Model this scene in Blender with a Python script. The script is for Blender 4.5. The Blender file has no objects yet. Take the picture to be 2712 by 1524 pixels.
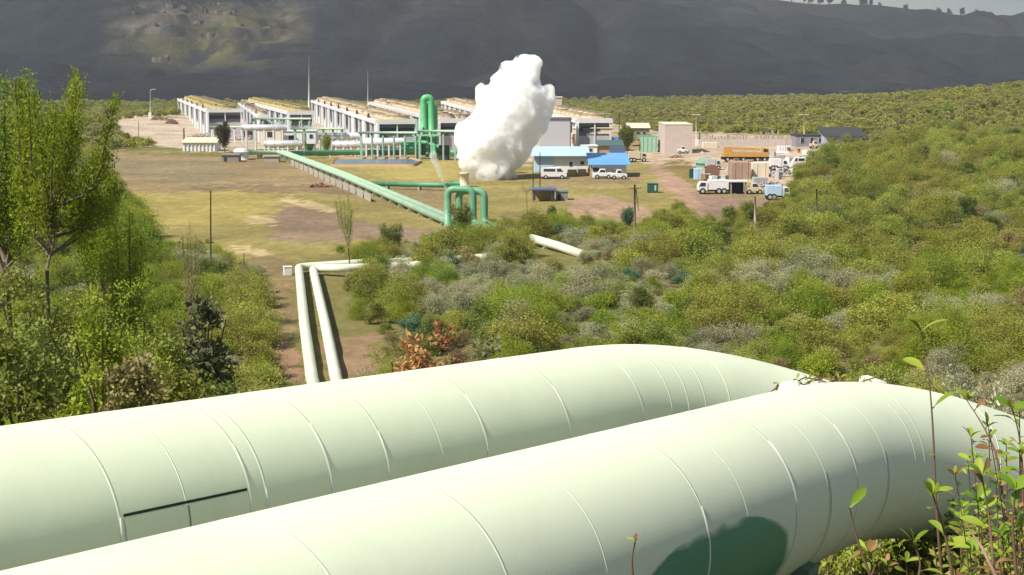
import bpy, math, random
import numpy as np
from mathutils import Vector, Matrix
random.seed(7); RNG = np.random.default_rng(11)
SC = bpy.context.scene
COL = SC.collection
R = math.radians
# ------------------------------------------------------------------ camera
F = 3726.0; CX = 1356.0; CY = 762.0; HOR = 190.0; CAMZ = 20.0
PITCH = math.atan((CY - HOR) / F)
cam_d = bpy.data.cameras.new('camera'); cam = bpy.data.objects.new('camera', cam_d); COL.objects.link(cam)
cam.location = (0, 0, CAMZ); cam.rotation_euler = (R(90) - PITCH, 0, 0)
cam_d.sensor_width = 36; cam_d.lens = F / 2712 * 36; cam_d.clip_start = 0.1; cam_d.clip_end = 30000
SC.camera = cam
# ------------------------------------------------------------------ world + sun
SUN = Vector((-0.54, -0.38, 0.75)).normalized()
w = bpy.data.worlds.new('World'); SC.world = w; w.use_nodes = True
nt = w.node_tree; bg = nt.nodes['Background']
sky = nt.nodes.new('ShaderNodeTexSky'); sky.sky_type = 'NISHITA'; sky.sun_disc = False
sky.sun_elevation = math.asin(SUN.z); sky.sun_rotation = math.atan2(SUN.x, SUN.y)
sky.air_density = 1.3; sky.dust_density = 1.0
wt = nt.nodes.new('ShaderNodeTexCoord'); wm = nt.nodes.new('ShaderNodeMapping'); wm.inputs['Scale'].default_value = (1, 1, 3.5); wn = nt.nodes.new('ShaderNodeTexNoise')
wn.inputs['Scale'].default_value = 2.2; wn.inputs['Detail'].default_value = 7; wr = nt.nodes.new('ShaderNodeMapRange'); wr.inputs[1].default_value = .38; wr.inputs[2].default_value = .62; wr.inputs[3].default_value = .45; wr.inputs[4].default_value = .97
wx_ = nt.nodes.new('ShaderNodeMix'); wx_.data_type = 'RGBA'; wx_.inputs[7].default_value = (2.3, 2.75, 3.2, 1)
nt.links.new(wt.outputs['Generated'], wm.inputs[0]); nt.links.new(wm.outputs[0], wn.inputs['Vector']); nt.links.new(wn.outputs['Fac'], wr.inputs[0]); nt.links.new(wr.outputs[0], wx_.inputs[0])
nt.links.new(sky.outputs[0], wx_.inputs[6]); nt.links.new(wx_.outputs[2], bg.inputs[0]); bg.inputs[1].default_value = 0.07
sd = bpy.data.lights.new('sun', 'SUN'); sd.energy = 4.6; sd.angle = R(0.6); sd.color = (1.0, 0.95, 0.86)
sun = bpy.data.objects.new('sun', sd); COL.objects.link(sun); sun.location = (0, 0, 60)
sun.rotation_euler = SUN.to_track_quat('Z', 'Y').to_euler()
SC.view_settings.view_transform = 'Standard'; SC.view_settings.look = 'None'
SC.view_settings.exposure = 0.62; SC.view_settings.gamma = 1.0
SC.render.engine = 'CYCLES'
SC.cycles.max_bounces = 40; SC.cycles.diffuse_bounces = 4; SC.cycles.transparent_max_bounces = 16
SC.cycles.volume_bounces = 40; SC.cycles.transmission_bounces = 4
SC.cycles.use_denoising = True
# ------------------------------------------------------------------ projection helpers (a pixel of the photo -> a place on the ground)
sP, cP = math.sin(PITCH), math.cos(PITCH)
def ray(px, py):
    a = (px - CX) / F; b = -(py - CY) / F
    return np.array([a, cP + b * sP, -sP + b * cP])
def proj(x, y, z):
    dz = z - CAMZ
    d = y * cP - dz * sP; u = y * sP + dz * cP
    d = np.maximum(d, 0.3) if isinstance(d, np.ndarray) else max(d, 0.3)
    return CX + F * x / d, CY - F * u / d
def sst(a, b, x):
    t = np.clip((x - a) / (b - a), 0, 1); return t * t * (3 - 2 * t)
def height(x, y):
    x = np.asarray(x, float); y = np.asarray(y, float)
    def prof(y0, y1, top, k):      # a slope with rounded shoulder and toe
        t = np.clip((y - y0) / (y1 - y0), 0, 1)
        return top * (1 - (k * t + (1 - k) * (t * t * (3 - 2 * t))))
    zl = prof(9, 82, 16.3, .8); zr = prof(12, 52, 16.1, .8)
    m = sst(-9, 6, x)
    z = zl * (1 - m) + zr * m
    z = z - .50 * np.clip(x - 3.2, 0, 9) * (1 - sst(20, 46, y)) * sst(2, 9, y)
    z = z + 18.2 * np.exp(-((x - 262) / 88) ** 2 / 2 - ((y - 490) / 190) ** 2 / 2)
    z = z + 6 * np.exp(-((x - 120) / 40) ** 2 / 2 - ((y - 250) / 60) ** 2 / 2) * 0.6
    far = sst(60, 130, y)
    z = z + far * 0.5 * (np.sin(x * .045 + 1.3) * np.sin(y * .031) + .5 * np.sin(x * .11) * np.cos(y * .09)) * (1 - .6 * far * (y < 420))
    # the earth mound by the lamp at the left end of the plant
    z = z + 3.6 * np.exp(-((x + 136) / 20) ** 2 / 2 - ((y - 560) / 45) ** 2 / 2)
    z = z + .22 * np.sin(x * .9 + y * .35) * np.sin(y * .7) * sst(14, 30, y) * (1 - sst(70, 120, y))
    return z
def gp(px, py):
    r = ray(px, py); t = 4.0; prev = t
    for i in range(4000):
        p = r * t; 
        if CAMZ + p[2] <= float(height(p[0], p[1])): break
        prev = t; t *= 1.01
        if t > 6000: break
    lo, hi = prev, t
    for i in range(20):
        m = (lo + hi) / 2; p = r * m
        if CAMZ + p[2] <= float(height(p[0], p[1])): hi = m
        else: lo = m
    p = r * hi
    return Vector((p[0], p[1], float(height(p[0], p[1]))))
def pz(px, py, z):                 # pixel at a known height above sea
    r = ray(px, py); t = (z - CAMZ) / r[2]; return Vector((r[0] * t, r[1] * t, z))
def pd(px, py, d):                 # pixel at a known forward distance y
    r = ray(px, py); t = d / r[1]; return Vector((r[0] * t, d, CAMZ + r[2] * t))
# ------------------------------------------------------------------ materials
MATS = {}
def nodes(m):
    m.use_nodes = True; n = m.node_tree.nodes; return m.node_tree, n, n['Principled BSDF']
def mat(name, col, rough=.6, metal=0., var=.12, scale=1.5, spec=.3, bump=0., dirt=None, dirt_amt=.0, dirt_scale=.6, stretch=(1, 1, 1)):
    if name in MATS: return MATS[name]
    m = bpy.data.materials.new(name); t, n, p = nodes(m); L = t.links
    p.inputs['Roughness'].default_value = rough; p.inputs['Metallic'].default_value = metal
    p.inputs['Specular IOR Level'].default_value = spec
    tc = n.new('ShaderNodeTexCoord'); mp = n.new('ShaderNodeMapping'); mp.inputs['Scale'].default_value = stretch
    L.new(tc.outputs['Object'], mp.inputs[0])
    nz = n.new('ShaderNodeTexNoise'); nz.inputs['Scale'].default_value = scale; nz.inputs['Detail'].default_value = 5
    L.new(mp.outputs[0], nz.inputs['Vector'])
    mx = n.new('ShaderNodeMix'); mx.data_type = 'RGBA'
    c = Vector(col[:3])
    mx.inputs[6].default_value = (*(c * (1 - var)), 1); mx.inputs[7].default_value = (*[min(1, v * (1 + var)) for v in c], 1)
    L.new(nz.outputs['Fac'], mx.inputs[0]); out = mx.outputs[2]
    if dirt is not None:
        n2 = n.new('ShaderNodeTexNoise'); n2.inputs['Scale'].default_value = dirt_scale; n2.inputs['Detail'].default_value = 7
        n2.inputs['Roughness'].default_value = .65; L.new(mp.outputs[0], n2.inputs['Vector'])
        rp = n.new('ShaderNodeMapRange'); rp.inputs[1].default_value = .5; rp.inputs[2].default_value = .75
        rp.inputs[3].default_value = 0; rp.inputs[4].default_value = dirt_amt
        L.new(n2.outputs['Fac'], rp.inputs[0])
        m2 = n.new('ShaderNodeMix'); m2.data_type = 'RGBA'; L.new(rp.outputs[0], m2.inputs[0])
        L.new(out, m2.inputs[6]); m2.inputs[7].default_value = (*dirt, 1); out = m2.outputs[2]
    L.new(out, p.inputs['Base Color'])
    if bump:
        b = n.new('ShaderNodeBump'); b.inputs['Strength'].default_value = bump; b.inputs['Distance'].default_value = .05
        L.new(nz.outputs['Fac'], b.inputs['Height']); L.new(b.outputs[0], p.inputs['Normal'])
    MATS[name] = m; return m
def leafmat(name, dark, light, trans=.3, hue=.03, val=.25, rough=.55):
    if name in MATS: return MATS[name]
    m = bpy.data.materials.new(name); m.use_nodes = True; t = m.node_tree; n = t.nodes; L = t.links; n.clear()
    o = n.new('ShaderNodeOutputMaterial'); at = n.new('ShaderNodeAttribute'); at.attribute_name = 'tone'
    oi = n.new('ShaderNodeObjectInfo')
    mx = n.new('ShaderNodeMix'); mx.data_type = 'RGBA'
    mx.inputs[6].default_value = (*dark, 1); mx.inputs[7].default_value = (*light, 1); L.new(at.outputs['Fac'], mx.inputs[0])
    hs = n.new('ShaderNodeHueSaturation')
    a = n.new('ShaderNodeMapRange'); a.inputs[3].default_value = .5 - hue; a.inputs[4].default_value = .5 + hue * .6
    b = n.new('ShaderNodeMapRange'); b.inputs[3].default_value = 1 - val; b.inputs[4].default_value = 1 + val
    mu = n.new('ShaderNodeMath'); mu.operation = 'MULTIPLY'; mu.inputs[1].default_value = 7.31
    fr = n.new('ShaderNodeMath'); fr.operation = 'FRACT'
    L.new(oi.outputs['Random'], a.inputs[0]); L.new(oi.outputs['Random'], mu.inputs[0]); L.new(mu.outputs[0], fr.inputs[0]); L.new(fr.outputs[0], b.inputs[0])
    L.new(a.outputs[0], hs.inputs['Hue']); L.new(b.outputs[0], hs.inputs['Value']); L.new(mx.outputs[2], hs.inputs['Color'])
    d = n.new('ShaderNodeBsdfPrincipled'); d.inputs['Roughness'].default_value = rough; d.inputs['Specular IOR Level'].default_value = .25
    tr = n.new('ShaderNodeBsdfTranslucent'); ms = n.new('ShaderNodeMixShader'); ms.inputs[0].default_value = trans
    L.new(hs.outputs[0], d.inputs['Base Color']); L.new(hs.outputs[0], tr.inputs[0])
    L.new(d.outputs[0], ms.inputs[1]); L.new(tr.outputs[0], ms.inputs[2]); L.new(ms.outputs[0], o.inputs[0])
    MATS[name] = m; return m
# ------------------------------------------------------------------ object helpers
def tag(o, label=None, cat=None, group=None, kind=None):
    if label: o['label'] = label
    if cat: o['category'] = cat
    if group: o['group'] = group
    if kind: o['kind'] = kind
    return o
class MB:
    def __init__(s): s.v = []; s.f = []; s.m = []; s.sm = []
    def add(s, vs, fs, mi=0, smooth=False):
        b = len(s.v); s.v += [tuple(v) for v in vs]
        for f in fs: s.f.append([i + b for i in f]); s.m.append(mi); s.sm.append(smooth)
        return s
    def box(s, c, d, rz=0, mi=0, tilt=None):   # centre of the base, size
        M = Matrix.Rotation(rz, 3, 'Z')
        if tilt is not None: M = M @ tilt
        x, y, z = d[0] / 2, d[1] / 2, d[2]
        vs = [Vector(c) + M @ Vector((a * x, b * y, e * z)) for e in (0, 1) for a, b in ((-1, -1), (1, -1), (1, 1), (-1, 1))]
        return s.add(vs, [(3, 2, 1, 0), (4, 5, 6, 7), (0, 1, 5, 4), (1, 2, 6, 5), (2, 3, 7, 6), (3, 0, 4, 7)], mi)
    def prism(s, base, top, mi=0):             # same-length rings of points
        n = len(base)
        return s.add(list(base) + list(top), [tuple(range(n))[::-1], tuple(range(n, 2 * n))] + [(i, (i + 1) % n, n + (i + 1) % n, n + i) for i in range(n)], mi)
    def tube(s, pts, rad, n=12, mi=0, cap=True, smooth=True):
        pts = [Vector(p) for p in pts]; k = len(pts)
        rr = rad if isinstance(rad, (list, tuple)) else [rad] * k
        vs = []; up = None
        for i, p in enumerate(pts):
            t = (pts[min(i + 1, k - 1)] - pts[max(i - 1, 0)]).normalized()
            if up is None: up = t.orthogonal().normalized() if abs(t.z) > .9 else t.cross(Vector((0, 0, 1))).cross(t).normalized()
            up = (up - t * up.dot(t)).normalized(); sd_ = t.cross(up)
            for j in range(n):
                a = 2 * math.pi * j / n; vs.append(p + (up * math.cos(a) + sd_ * math.sin(a)) * rr[i])
        fs = [(i * n + j, i * n + (j + 1) % n, (i + 1) * n + (j + 1) % n, (i + 1) * n + j) for i in range(k - 1) for j in range(n)]
        s.add(vs, fs, mi, smooth)
        if cap:
            b = len(s.v) - n * k
            s.f.append([b + j for j in range(n)]); s.m.append(mi); s.sm.append(False)
            s.f.append([b + (k - 1) * n + j for j in range(n)][::-1]); s.m.append(mi); s.sm.append(False)
        return s
    def cyl(s, c, r, h, n=16, mi=0, r2=None):
        c = Vector(c); return s.tube([c, c + Vector((0, 0, h))], [r, r if r2 is None else r2], n, mi)
    def dome(s, c, r, h, n=16, m=5, mi=0):
        c = Vector(c); pts = []; rr = []
        for i in range(m + 1):
            a = math.pi / 2 * i / m * .98; pts.append(c + Vector((0, 0, h * math.sin(a)))); rr.append(r * math.cos(a))
        return s.tube(pts, rr, n, mi)
def wloc(p):
    v = Vector((0, 0, 0))
    while p is not None: v = v + p.location; p = p.parent
    return v
def obj(name, mb, mats, parent=None, bevel=0, **tags):
    me = bpy.data.meshes.new(name)
    vs = np.array(mb.v, float)
    if parent is not None: org = wloc(parent); loc = Vector((0, 0, 0))
    else:
        org = Vector(((vs[:, 0].min() + vs[:, 0].max()) / 2, (vs[:, 1].min() + vs[:, 1].max()) / 2, vs[:, 2].min())); loc = org
    vs = vs - np.array(org)
    me.from_pydata([tuple(v) for v in vs], [], mb.f)
    mats = mats if isinstance(mats, (list, tuple)) else [mats]
    for m in mats: me.materials.append(m)
    me.polygons.foreach_set('material_index', mb.m); me.polygons.foreach_set('use_smooth', mb.sm)
    me.update()
    o = bpy.data.objects.new(name, me); COL.objects.link(o); o.location = loc
    if parent is not None: o.parent = parent
    if bevel:
        b = o.modifiers.new('bevel', 'BEVEL'); b.width = bevel; b.segments = 2; b.limit_method = 'ANGLE'
    tag(o, **tags); return o
def empty(name, loc, label=None, cat=None, group=None):
    o = bpy.data.objects.new(name, None); COL.objects.link(o); o.location = loc; o.empty_display_size = .2
    tag(o, label, cat, group); return o
def kids(o): return [c for c in COL.objects if c.parent == o]
def dup(o, loc, rz=None, sc=None, label=None, group=None, ch=None):
    c = o.copy(); COL.objects.link(c); c.location = loc
    if rz is not None: c.rotation_euler = (0, 0, rz)
    if sc is not None: c.scale = sc if hasattr(sc, '__len__') else (sc, sc, sc)
    if label: c['label'] = label
    if group: c['group'] = group
    for k in (ch or []):
        d = k.copy(); COL.objects.link(d); d.parent = c
    return c
def fillet(pts, rad, seg=8):
    pts = [Vector(p) for p in pts]; out = [pts[0]]
    for i in range(1, len(pts) - 1):
        a, b, c = pts[i - 1], pts[i], pts[i + 1]
        u = (a - b); v = (c - b); r = min(rad, u.length * .48, v.length * .48)
        p0 = b + u.normalized() * r; p1 = b + v.normalized() * r
        for k in range(seg + 1):
            t = k / seg; out.append(p0 * (1 - t) ** 2 + b * 2 * t * (1 - t) + p1 * t * t)
    out.append(pts[-1]); return out
def npmesh(name, V, Fq, mats, tone=None, mi=None, smooth=False):
    """V (n,3), Fq (m,k) constant polygon size"""
    me = bpy.data.meshes.new(name); n = len(V); m, k = Fq.shape
    me.vertices.add(n); me.vertices.foreach_set('co', V.astype(np.float32).ravel())
    me.loops.add(m * k); me.loops.foreach_set('vertex_index', Fq.astype(np.int32).ravel())
    me.polygons.add(m); me.polygons.foreach_set('loop_start', np.arange(0, m * k, k, dtype=np.int32))
    try: me.polygons.foreach_set('loop_total', np.full(m, k, dtype=np.int32))
    except Exception: pass
    for q in (mats if isinstance(mats, (list, tuple)) else [mats]): me.materials.append(q)
    if mi is not None: me.polygons.foreach_set('material_index', mi.astype(np.int32))
    if tone is not None:
        a = me.attributes.new('tone', 'FLOAT', 'FACE'); a.data.foreach_set('value', tone.astype(np.float32))
    if smooth: me.polygons.foreach_set('use_smooth', np.ones(m, bool))
    me.update(calc_edges=True); return me
def inpoly(px, py, poly):
    px = np.asarray(px); py = np.asarray(py); r = np.zeros(px.shape, bool); n = len(poly)
    for i in range(n):
        x1, y1 = poly[i]; x2, y2 = poly[(i + 1) % n]
        c = ((y1 > py) != (y2 > py)) & (px < (x2 - x1) * (py - y1) / ((y2 - y1) if y2 != y1 else 1e-9) + x1)
        r ^= c
    return r
def vnoise(x, y, s, seed=0):      # cheap smooth value noise, world coordinates
    x = np.asarray(x) / s; y = np.asarray(y) / s
    xi = np.floor(x); yi = np.floor(y); fx = x - xi; fy = y - yi
    fx = fx * fx * (3 - 2 * fx); fy = fy * fy * (3 - 2 * fy)
    def h(a, b): 
        v = np.sin(a * 127.1 + b * 311.7 + seed * 74.7) * 43758.5453; return v - np.floor(v)
    return (h(xi, yi) * (1 - fx) + h(xi + 1, yi) * fx) * (1 - fy) + (h(xi, yi + 1) * (1 - fx) + h(xi + 1, yi + 1) * fx) * fy
# ================================================================== SETTING: ground, hills
OPEN = [(250, 400), (480, 385), (1500, 400), (1850, 352), (2310, 362), (2300, 374), (2165, 400), (2110, 450), (2090, 530), (1950, 560),
        (1850, 590), (1800, 540), (1745, 560), (1690, 600), (1560, 580), (1400, 570), (1300, 590), (1190, 610), (1100, 640), (900, 650),
        (860, 690), (780, 700), (600, 690), (560, 640), (430, 650), (380, 560), (300, 480)]
YARD = [(300, 320), (470, 305), (1000, 302), (1270, 302), (1480, 305), (1640, 330), (1760, 350), (1850, 350), (1500, 402), (480, 395), (330, 375)]
def paint(px, py, x, y):
    """true soil colour of each ground point"""
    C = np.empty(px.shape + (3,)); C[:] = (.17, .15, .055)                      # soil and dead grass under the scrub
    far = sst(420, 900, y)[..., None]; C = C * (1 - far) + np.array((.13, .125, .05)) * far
    n1 = vnoise(x, y, 9, 1); n2 = vnoise(x, y, 3, 2); n3 = vnoise(x, y, 30, 3)
    wob = (vnoise(x, y, 6, 5) - .5) ; wob2 = (vnoise(x, y, 2, 6) - .5)
    wob3 = vnoise(x, y, 1.1, 7) - .5; wx = px + wob * 46 + wob2 * 40 + wob3 * 40; wy = py + wob * 16 + wob2 * 13 + wob3 * 12
    def put(poly, col, k=1.0, jit=.18):
        m = inpoly(wx, wy, poly) * k; m = m[..., None]
        c = np.array(col) * (1 + jit * (n1 - .5) * 2 + jit * .6 * (n2 - .5) * 2)[..., None]
        return C * (1 - m) + c * m
    GR = (.25, .205, .075); YG = (.31, .25, .085); BR = (.25, .185, .10); RB = (.225, .16, .11); SA = (.50, .38, .21); YD = (.42, .34, .26); DK = (.17, .12, .075)
    C = put(OPEN, GR)
    C = put([(250, 395), (560, 400), (760, 430), (960, 500), (1010, 540), (860, 510), (560, 505), (300, 510)], BR)
    C = put([(300, 430), (560, 425), (640, 455), (560, 480), (330, 470)], (.22, .175, .105))
    C = put([(480, 492), (800, 488), (950, 500), (930, 510), (560, 505)], DK, .8)
    C = put([(310, 508), (700, 508), (770, 540), (740, 580), (660, 600), (400, 600), (330, 560)], YG)
    C = put([(720, 575), (760, 538), (900, 560), (960, 590), (1140, 610), (1190, 600), (1150, 640), (900, 640), (700, 636)], RB)
    C = put([(640, 575), (720, 580), (716, 598), (640, 590)], SA, .8)
    C = put([(745, 532), (830, 534), (890, 555), (840, 560)], SA, .8)
    C = put([(560, 662), (700, 660), (700, 673), (560, 674)], SA, .8)
    C = put([(300, 300), (480, 312), (480, 372), (330, 362)], (.50, .36, .26))
    C = put([(250, 380), (480, 372), (640, 405), (640, 415), (300, 400)], (.16, .15, .05))
    C = put([(840, 405), (1220, 405), (1220, 480), (1000, 470)], YG)
    C = put([(850, 408), (1160, 408), (1130, 420), (880, 420)], (.38, .24, .12))
    C = put([(1010, 495), (1190, 495), (1190, 560), (1080, 520)], BR)
    C = put([(1000, 380), (1560, 380), (1560, 412), (1400, 430), (1100, 410)], YD)
    C = put([(1410, 470), (1700, 455), (1700, 480), (1450, 496)], BR)
    C = put([(1300, 500), (1700, 488), (1720, 540), (1640, 580), (1480, 560), (1300, 580)], GR)
    C = put([(1520, 530), (1600, 518), (1700, 548), (1730, 578), (1690, 600), (1560, 575), (1490, 562)], (.33, .22, .15))
    C = put([(1700, 425), (1810, 425), (1850, 510), (1930, 560), (1900, 590), (1850, 590), (1790, 535), (1740, 480)], (.33, .215, .15))
    C = put([(1560, 400), (1850, 352), (2290, 375), (2160, 410), (2090, 500), (1860, 460), (1820, 425), (1700, 430)], (.44, .33, .24))
    C = put([(1840, 515), (2090, 525), (1990, 560), (1930, 590), (1860, 560)], (.25, .165, .125))
    C = put([(1740, 430), (1830, 430), (1900, 540), (1860, 500), (1790, 470)], (.20, .155, .06))
    C = put(YARD, YD)
    C = put([(1500, 385), (1600, 360), (1660, 340), (1740, 360), (1740, 400), (1600, 410)], (.30, .22, .11))
    C = put([(590, 690), (780, 690), (790, 760), (800, 1010), (600, 1010), (590, 850)], (.21, .15, .08), .85)
    C = put([(660, 920), (800, 920), (800, 1000), (690, 1000)], (.28, .17, .11), .9)
    C = put([(860, 900), (1000, 880), (1000, 1000), (860, 1000)], (.25, .16, .10), .8)
    C = put([(2240, 560), (2380, 530), (2480, 560), (2440, 600), (2260, 590)], (.17, .10, .06), .9)
    C = put([(1960, 560), (2150, 575), (2100, 620), (1980, 605)], (.19, .12, .07), .8)
    return C
def ground():
    ys = np.concatenate([np.linspace(-30, 3, 18), np.linspace(4, 80, 90), 80 * (2300 / 80) ** (np.linspace(0, 1, 430)[1:])])
    rs = np.linspace(-1, 1, 460); rs = np.sign(rs) * (0.62 * abs(rs) + .38 * abs(rs) ** 3) * .72
    Y, Rr = np.meshgrid(ys, rs, indexing='ij'); X = Rr * (np.maximum(Y, 0) + 45)
    Z = height(X, Y)
    V = np.stack([X, Y, Z], -1).reshape(-1, 3); ny, nx = X.shape
    i = np.arange(ny - 1)[:, None] * nx + np.arange(nx - 1)[None]; i = i.ravel()
    Fq = np.stack([i, i + 1, i + nx + 1, i + nx], 1)
    m = bpy.data.materials.new('ground_soil'); t, n, p = nodes(m); L = t.links
    at = n.new('ShaderNodeAttribute'); at.attribute_name = 'soil'
    tc = n.new('ShaderNodeTexCoord')
    n1 = n.new('ShaderNodeTexNoise'); n1.inputs['Scale'].default_value = .9; n1.inputs['Detail'].default_value = 9; n1.inputs['Roughness'].default_value = .7
    mp = n.new('ShaderNodeMapping'); mp.inputs['Scale'].default_value = (1, .45, 1); L.new(tc.outputs['Object'], mp.inputs[0]); L.new(mp.outputs[0], n1.inputs['Vector'])
    r1 = n.new('ShaderNodeMapRange'); r1.inputs[1].default_value = .3; r1.inputs[2].default_value = .7; r1.inputs[3].default_value = .72; r1.inputs[4].default_value = 1.28
    L.new(n1.outputs['Fac'], r1.inputs[0])
    mu = n.new('ShaderNodeMix'); mu.data_type = 'RGBA'; mu.blend_type = 'MULTIPLY'; mu.inputs[0].default_value = 1
    L.new(at.outputs['Color'], mu.inputs[6]); L.new(r1.outputs[0], mu.inputs[7])
    n2 = n.new('ShaderNodeTexNoise'); n2.inputs['Scale'].default_value = .22; n2.inputs['Detail'].default_value = 8; n2.inputs['Roughness'].default_value = .72
    L.new(mp.outputs[0], n2.inputs['Vector'])
    r2 = n.new('ShaderNodeMapRange'); r2.inputs[1].default_value = .52; r2.inputs[2].default_value = .68; r2.inputs[4].default_value = .5
    L.new(n2.outputs['Fac'], r2.inputs[0])
    m2 = n.new('ShaderNodeMix'); m2.data_type = 'RGBA'; L.new(r2.outputs[0], m2.inputs[0]); L.new(mu.outputs[2], m2.inputs[6]); m2.inputs[7].default_value = (.20, .17, .05, 1)
    L.new(m2.outputs[2], p.inputs['Base Color']); p.inputs['Roughness'].default_value = .95; p.inputs['Specular IOR Level'].default_value = .05
    b = n.new('ShaderNodeBump'); b.inputs['Strength'].default_value = .6; b.inputs['Distance'].default_value = .25; L.new(n1.outputs['Fac'], b.inputs['Height']); L.new(b.outputs[0], p.inputs['Normal'])
    me = npmesh('ground', V, Fq, m, smooth=True)
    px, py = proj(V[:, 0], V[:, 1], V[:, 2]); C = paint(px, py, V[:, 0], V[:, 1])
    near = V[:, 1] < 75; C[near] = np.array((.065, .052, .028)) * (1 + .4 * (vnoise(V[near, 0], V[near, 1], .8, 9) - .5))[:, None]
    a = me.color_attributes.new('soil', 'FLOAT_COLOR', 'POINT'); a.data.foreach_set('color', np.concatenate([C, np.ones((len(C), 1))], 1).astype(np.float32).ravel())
    o = bpy.data.objects.new('ground', me); COL.objects.link(o); tag(o, 'sandy ground with dry grass and reddish dirt tracks across the plain', 'ground', kind='structure')
ground()
# ---- the dark escarpment behind the plain
RIDGE = [(-3000, -420), (-1400, -330), (0, -230), (700, -140), (1300, -75), (1700, -22), (1900, -6), (2020, 4), (2100, 12), (2300, 27), (2500, 44), (2712, 53), (3200, 70), (4300, 95), (6000, 120)]
def ridge_z(x, yr=2590.):
    px = CX + F * x / yr
    return CAMZ + (HOR - np.interp(px, [a for a, b in RIDGE], [b for a, b in RIDGE])) / F * yr
def hillz(x, y):
    y = y + 310 + 250 * (1 - sst(-60, 330, x))
    t = np.clip((y - 1480) / (2900 - 1480), 0, 1.35)
    z = ridge_z(x) * (.12 * t + .88 * sst(0, 1, t * .93 + .07 * t * t)) / (.12 + .88)
    amp = sst(0.03, .3, t) * (1 - .92 * sst(.8, .97, t))
    g = abs(vnoise(x, y, 210, 21) - .5) * 2; g2 = abs(vnoise(x, y, 90, 22) - .5) * 2
    z = z + amp * (-34 * (1 - g) ** 2 - 16 * (1 - g2) ** 2 + 12 * (vnoise(x, y, 420, 23) - .5) + 9 * (vnoise(x, y, 28, 24) - .5) + 10)
    px, py = proj(x, y, z)
    return z
def hills():
    ys = np.linspace(915, 3300, 270); xs = np.linspace(-2100, 2300, 520)
    Y, X = np.meshgrid(ys, xs, indexing='ij'); Z = hillz(X, Y) - 1.2
    # stepped cliffs high on the left flank
    px, py = proj(X, Y, Z)
    cl = sst(250, 380, px) * (1 - sst(700, 800, px)) * sst(-60, 0, 150 - py - 30) * 1.0
    zz_ = Z + 9 * (vnoise(X, Y, 55, 33) - .5)
    Zs = Z + cl * (np.round(zz_ / 13) * 13 - zz_) * .9 + cl * 7 * (vnoise(X, Y, 18, 31) - .5)
    Z = Zs
    V = np.stack([X, Y, Z], -1).reshape(-1, 3); ny, nx = X.shape
    i = (np.arange(ny - 1)[:, None] * nx + np.arange(nx - 1)[None]).ravel()
    Fq = np.stack([i, i + 1, i + nx + 1, i + nx], 1)
    m = bpy.data.materials.new('hill_forest_cloud_shade'); t, n, p = nodes(m); L = t.links
    at = n.new('ShaderNodeAttribute'); at.attribute_name = 'soil'; tc = n.new('ShaderNodeTexCoord')
    n1 = n.new('ShaderNodeTexNoise'); n1.inputs['Scale'].default_value = .035; n1.inputs['Detail'].default_value = 9; n1.inputs['Roughness'].default_value = .68
    L.new(tc.outputs['Object'], n1.inputs['Vector'])
    r1 = n.new('ShaderNodeMapRange'); r1.inputs[1].default_value = .32; r1.inputs[2].default_value = .7; r1.inputs[3].default_value = .66; r1.inputs[4].default_value = 1.36
    L.new(n1.outputs['Fac'], r1.inputs[0])
    mu = n.new('ShaderNodeMix'); mu.data_type = 'RGBA'; mu.blend_type = 'MULTIPLY'; mu.inputs[0].default_value = 1
    L.new(at.outputs['Color'], mu.inputs[6]); L.new(r1.outputs[0], mu.inputs[7])
    nf = n.new('ShaderNodeTexNoise'); nf.inputs['Scale'].default_value = .16; nf.inputs['Detail'].default_value = 6; nf.inputs['Roughness'].default_value = .75; L.new(tc.outputs['Object'], nf.inputs['Vector'])
    rf_ = n.new('ShaderNodeMapRange'); rf_.inputs[1].default_value = .36; rf_.inputs[2].default_value = .66; rf_.inputs[3].default_value = .72; rf_.inputs[4].default_value = 1.3; L.new(nf.outputs['Fac'], rf_.inputs[0])
    mv = n.new('ShaderNodeMix'); mv.data_type = 'RGBA'; mv.blend_type = 'MULTIPLY'; mv.inputs[0].default_value = 1; L.new(mu.outputs[2], mv.inputs[6]); L.new(rf_.outputs[0], mv.inputs[7]); L.new(mv.outputs[2], p.inputs['Base Color'])
    bb_ = n.new('ShaderNodeBump'); bb_.inputs['Strength'].default_value = .8; bb_.inputs['Distance'].default_value = 4; L.new(nf.outputs['Fac'], bb_.inputs['Height']); L.new(bb_.outputs[0], p.inputs['Normal'])
    p.inputs['Roughness'].default_value = 1; p.inputs['Specular IOR Level'].default_value = 0
    me = npmesh('hills', V, Fq, m, smooth=True)
    x, y, z = V.T; px, py = proj(x, y, z)
    C = np.empty((len(V), 3)); C[:] = (.020, .0235, .030)  # dark base colour carries the cloud shade lying over the forested hill
    nn = vnoise(x, y, 60, 41); n3 = vnoise(x, y, 24, 42); n4 = vnoise(x, y, 140, 43)
    def put(mask, col):
        k = np.clip(mask, 0, 1)[:, None]; C[:] = C * (1 - k) + np.array(col) * k
    gx = np.clip(1 - abs((px - 550) / 290) ** 2, 0, 1) * np.clip(1 - abs((py - 95) / 95) ** 2, 0, 1)  # grass and rock patch; its sunlight is also put into the lighter colours
    st_ = vnoise(x * .5, z * 3.0, 14, 51); st2 = vnoise(x, z * 5, 9, 52)
    put(gx * 1.5 * sst(.25, .6, nn * .6 + n3 * .4), (.088, .083, .040))
    put(np.clip(gx * 2.2, 0, 1) * sst(125, 90, py) * sst(.42, .58, st_), (.115, .098, .078))
    put(np.clip(gx * 2.2, 0, 1) * sst(135, 100, py) * sst(.62, .75, st2), (.035, .030, .030))
    put(sst(.55, .9, n4) * .35, (.04, .04, .028))
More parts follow.
